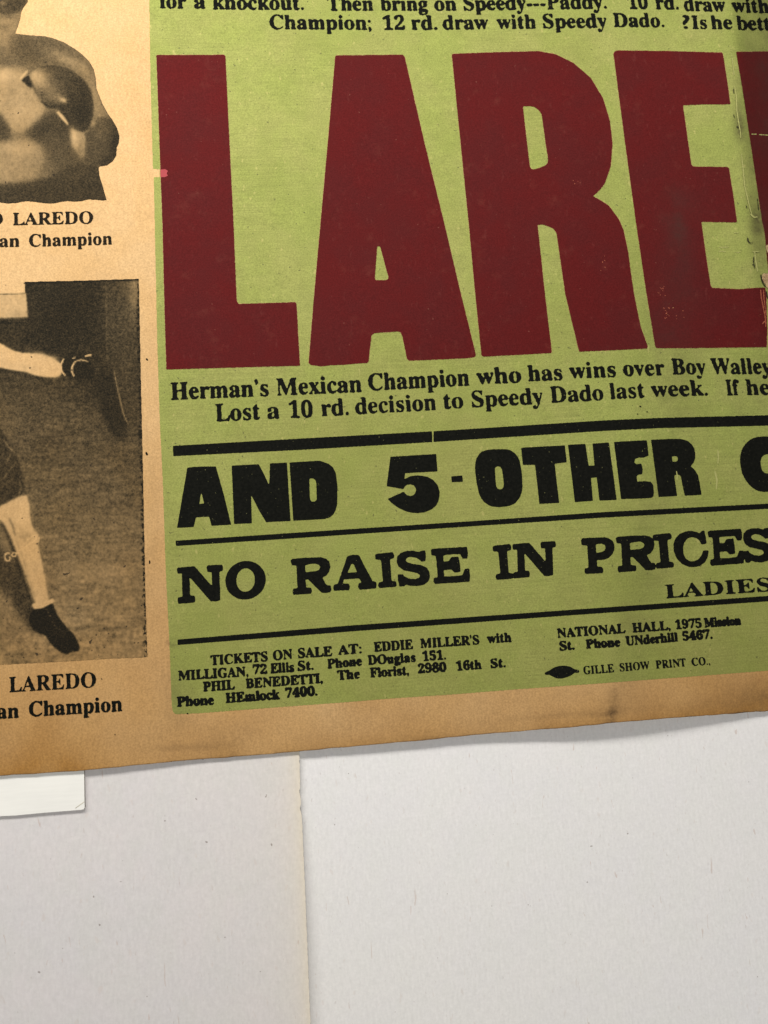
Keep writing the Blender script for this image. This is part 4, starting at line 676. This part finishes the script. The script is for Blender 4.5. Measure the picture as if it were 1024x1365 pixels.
t1.dab(22,200,18,8,0,.28,.8); t1.dab(10,224,14,5,.1,.38,.6); t1.dab(48,216,10,9,.3,.48,.6); t1.dab(66,226,10,6,-.2,.55,.6); t1.dab(8,207,4,4,0,.46,.5)
t1.paint(Q1([(-300,1200),(0,1205),(180,1185),(330,1150),(520,1050),(640,1080),(720,1340),(-300,1360)]), .80, 2.5)          # trunks
t1.dab(20,247,30,2,0,.70,.5); t1.dab(100,232,18,6,-.3,.74,.6)
t1.paint(Q1([(600,470),(625,540),(660,660),(720,770),(640,790),(590,800),(610,720),(600,600),(560,530)]), .50, 2.2)         # arm behind the glove
t1.paint(Q1([(600,790),(660,760),(720,770),(760,830),(777,890),(770,950),(750,1030),(700,1070),(650,1082),(560,1060),(540,1030),(550,900),(560,860),(590,840)]), .72, 1.6)     # far glove
t1.dab(132,172,9,10,-.2,.64,.6); t1.dab(154,190,5,18,.1,.92,.85); t1.dab(144,214,9,5,-.4,.88,.7); t1.dab(122,196,7,12,0,.70,.6); t1.dab(124,164,2.2,3,.3,.36,.85)
t1.dab(92,80,16,4,.5,.40,.8); t1.dab(112,93,9,4,.9,.42,.8); t1.dab(128,132,4,16,-.15,.40,.8)
GL = Q1([(185,490),(210,460),(260,432),(340,430),(420,440),(480,470),(540,520),(590,590),(605,680),(600,770),(575,840),(530,860),(490,845),(455,815),(410,720),(360,700),(310,690),(265,640),(240,600),(210,560)])
keep = t1.T.copy(); t1.T[:] = .76                                                     # near glove
t1.dab(104,112,12,17,-.3,.84,.9); t1.dab(88,98,14,4,.3,.70,.6); t1.dab(108,148,11,17,-.2,.93,.9); t1.dab(92,146,8,10,.6,.86,.7); t1.dab(100,120,4,10,-.4,.74,.5)
t1.dab(65,118,11,11,.6,.52,.9); t1.dab(52,105,8,10,.4,.28,.95); t1.dab(45,100,4,7,.5,.20,.8); t1.dab(75,129,8,4,.3,.48,.7); t1.dab(84,133,3.6,2.2,.4,.22,.95); t1.dab(57,130,4,8,-.6,.62,.7)
gm = t1.mask(GL, .9); t1.T = keep*(1-gm)+t1.T*gm
t1.line(Q1([(262,432),(340,429),(420,439),(482,470),(542,520),(592,590),(606,680),(601,768)]), 1.2, .88, .7, .7)
t1.line(Q1([(268,655),(310,690),(350,698),(400,690)]), 3.4, .88, 1.); t1.line(Q1([(196,505),(222,580),(262,645)]), 1.6, .70, .9); t1.line(Q1([(390,705),(430,760),(460,810)]), 2.2, .90, .9)
t1.paint(Q1([(140,520),(165,500),(185,490),(195,520),(210,555),(205,572),(180,560),(160,540)]), .94, .7)
t1.line(Q1([(128,515),(150,490),(178,460)]), 3., .16, .7); t1.line(Q1([(250,436),(330,428),(400,436)]), 1.2, .78, .7)
t1.paint(Q1([(364,728),(383,722),(420,762),(446,806),(440,811),(400,772)]), .16, .7)
t1.paint(Q1([(462,838),(490,850),(540,862),(556,890),(552,960),(545,1025),(520,1005),(485,965),(468,920)]), .38, 1.6); t1.dab(99,184,3.4,9,-.1,.20,.9); t1.dab(107,200,4,9,0,.50,.7)
t1.dab(70.5,228.5,.9,.7,0,.95,.9)
edge = blur(raster([OUT1], t1.x0, t1.y0, t1.nx, t1.ny, 2), 1.4); t1.T = t1.T+.45*np.clip(.85-edge, 0, 1)*(edge > .05)*sstep(55, 110, np.arange(t1.ny)[:, None]/2+t1.y0)
t1.grain(.02, 1.0, 1.0); t1.T = 1-(1-np.clip(.04+t1.T*.88, 0, 1))**1.6
o = lay('photo_print', [([[OUT1]], 2, .5, .5, .04, 1.5, 2, MB_HALF, 220)], poster, t1.at)
o['label'] = 'halftone bust of a bare chested boxer with gloves raised, cut out along his outline'

# lower picture: boxer on a canvas floor, punching arm and leg in view
t2 = Tone(-62, 366, 204, 896, .6, 12)
yy = np.arange(t2.ny)[:, None]/2+t2.y0; xx = np.arange(t2.nx)[None, :]/2+t2.x0
t2.T = np.interp(yy, [366,440,505,560,640,700,780,830,880], [.82,.84,.74,.66,.61,.55,.47,.42,.38])*np.ones_like(xx)
t2.grain(.02, 9, 1.1); t2.grain(.02, 2, 1.2)
t2.dab(165,430,18,45,0,.60,.75); t2.dab(172,395,14,14,0,.50,.6); t2.dab(178,380,7,6,.5,.22,.7); t2.dab(95,430,30,30,0,.88,.6)
t2.paint([(134,372),(186,372),(188,585),(168,570),(154,500),(140,440)], .72, 6, .75); t2.dab(128,500,16,30,-.15,.84,.7); t2.dab(179,395,5,20,0,.38,.55)
t2.paint([(-62,366),(33,366),(33,391),(-62,393)], .0, .5); t2.paint([(-62,391.5),(35,391),(37,423),(-62,426)], .24, .8)
t2.line([(-60,392),(0,392),(33,391)], 1.2, .75, .5); t2.line([(-60,425.6),(0,425.4),(36,424)], 2, .7, .8); t2.dab(24,418,10,4,0,.42,.5)
t2.dab(10,450,30,9,.2,.76,.6); t2.dab(60,450,20,14,0,.88,.5)
t2.paint([(-62,440),(0,457.5),(10,463),(18,467.5),(30,470.5),(48,471),(58,472.5),(70,477),(79,483),(83,492),(81,500),(74,503),(58,502.5),(45,499.5),(34,495.5),(22,494),(10,492),(0,489.5),(-62,480)], .08, 1.)      # arm
t2.dab(36,489,14,3,.15,.22,.7); t2.dab(8,484,10,3,.1,.25,.6); t2.dab(60,474,14,3,.3,.28,.6); t2.dab(70,484,5,5,0,.12,.5)
t2.paint([(82,478),(96,472),(112,474),(122,484),(126,498),(120,506),(104,508),(90,502),(82,494)], .90, 2)           # glove
t2.line([(85,478),(81,486),(82,494),(87,501)], 2.2, .06, .45); t2.line([(100,482),(96,489),(96,496),(99,502)], 2.2, .06, .45); t2.line([(100,482),(108,479.5),(118,482)], 1.8, .15, .45); t2.line([(113,475),(118,473.6),(122,473.4)], 2.2, .08, .45); t2.line([(96,477.4),(101,476.6)], 2., .1, .45)
t2.dab(150,545,12,34,-.3,.70,.5)
t2.paint([(121,505),(130,496),(142,494),(152,500),(157,520),(164,545),(170,566),(166,586),(157,585),(146,574),(137.5,556),(131,531),(126,514)], .84, 3.2)     # hanging bag
t2.line([(152,494),(157,520),(164,550),(171,566)], 1.5, .34, .5, .85); t2.line([(141,380),(142,430),(143,480)], 1.1, .5, .7, .6); t2.line([(160,585),(172,588),(188,588)], 2, .74, 1)
t2.dab(20,545,40,26,0,.66,.5); t2.dab(8,560,14,16,0,.55,.5)
t2.paint([(-62,575),(0,570),(8,582),(20,600),(30,630),(33,655),(24,662),(6,672),(0,674),(-62,680)], .74, 1.6)         # trunks
t2.line([(4,585),(12,596),(20,604)], 1.6, .45, .8); t2.line([(8,618),(14,606),(16,598)], 1.4, .5, .8); t2.line([(3,640),(14,625),(22,616)], 1.4, .5, .8); t2.line([(26,640),(28,652),(24,660)], 1.4, .45, .8); t2.line([(2,650),(10,642),(18,638)], 1.2, .55, .8)
t2.paint([(-62,700),(4,694),(22,740),(32,775),(44,806),(58,838),(44,842),(30,826),(14,800),(-10,770),(-62,760)], .80, 4, .85)       # shade of the leg on the canvas
t2.dab(6,722,8,20,-.5,.44,.85); t2.line([(4,700),(14,722),(24,752),(34,782),(42,804)], 3, .88, 1.2, .8); t2.dab(4,770,8,22,-.2,.62,.4); t2.dab(12,835,16,20,.4,.5,.4)
t2.paint([(0,675),(10,670),(26,662),(36,660),(39,676),(40,692),(44,704),(52,712),(50,724),(54,742),(59,764),(62,784),(65,801),(50,806),(46,800),(40,782),(34,764),(25,742),(16,718),(6,698),(-6,688)], .16, 1.1)    # leg
t2.dab(20,700,8,10,-.6,.26,.7); t2.dab(30,690,6,12,.3,.10,.6); t2.dab(34,716,8,5,.4,.42,.6); t2.line([(20,716),(28,736),(38,768),(46,796)], 3, .40, 1.2, .7); t2.line([(44,706),(52,712),(50,722)], 2, .45, 1); t2.line([(12,690),(18,704),(20,714)], 2.4, .55, 1)
for p in ([(6,742),(7,739),(10,737),(13,738)],[(6,742),(8,747),(12,748),(14,744),(12,742)],[(15,741),(18,736),(22,738),(20,742),(16,741)],[(22,738),(27,733),(32,730),(38,726),(44,719)],[(40,726),(44,722),(48,718),(50,713)],[(36,720),(42,716),(47,713)],[(46,722),(51,722),(52,716)]):
    t2.line(p, 1.8, .04, .5)
t2.paint([(44,809),(43,805),(56,803),(66,800),(70,798),(72.5,801),(70,804),(58,810),(47,812)], .05, .6)          # sock cuff
t2.paint([(44,812.6),(57,811),(69,804),(72,808),(75,818),(82,828),(90,838),(98,845),(103,854),(106,862),(105,868),(96,868.6),(90,872),(82,870),(74,864),(66,856),(60,846),(52,844),(44,839),(39,828),(40,818)], .94, .8)    # shoe
for q in range(7): t2.dab(62+q*2.2, 812+q*4.2, 1.1, .7, .3, .45, .8)
t2.dab(80,845,7,4,.7,.80,.6); t2.dab(52,826,6,6,0,.97,.6); t2.dab(112,836,16,2.5,-.15,.60,.6); t2.dab(150,838,26,2,-.1,.56,.6); t2.dab(30,870,10,5,0,.62,.5); t2.dab(24,880,12,4,.2,.66,.4)
t2.dab(155,770,26,22,0,.40,.35); t2.dab(120,765,22,10,0,.36,.4); t2.dab(160,762,14,4,0,.28,.5)
n = blur(t2.r.standard_normal(t2.T.shape), 1.6); n /= n.std()
t2.T += .75*np.clip(n-2.2, 0, 1)*sstep(800, 870, yy)+.5*np.clip(n-2.4, 0, 1)*sstep(168, 186, xx)
rightedge = np.interp(yy, [366,875], [185,195])
t2.T += .95*np.clip(1.25-(rightedge-xx)/(2.2+1.6*(n > .8)), 0, 1)*(n > -.2)*(xx < rightedge+3)
t2.T += .5*np.clip(1-(yy-np.interp(xx, [-62,0,185], [381,378,372.4]))/1.6, 0, 1)*(yy > 360)*(xx > 33)
t2.T += .05*blur(t2.r.standard_normal(t2.T.shape), 4)*8*sstep(700, 830, yy)*(t2.T < .8)
t2.grain(.03, .8, .8); t2.T = 1-(1-np.clip(t2.T*1.1-.1, 0, 1))**1.6
OUT2 = [(-62,381),(0,378),(34,375.6),(110,374),(185,371.6),(187.6,500),(191,650),(194,800),(196.4,875.5),(190,876.4),(150,877.6),(80,882),(0,886),(-62,890)]
o = lay('photo_print', [([[OUT2]], 2, .45, .5, .05, 1.5, 2, MB_HALF, 221)], poster, t2.at)
o['label'] = 'rectangular halftone picture of a boxer mid punch on a canvas floor'
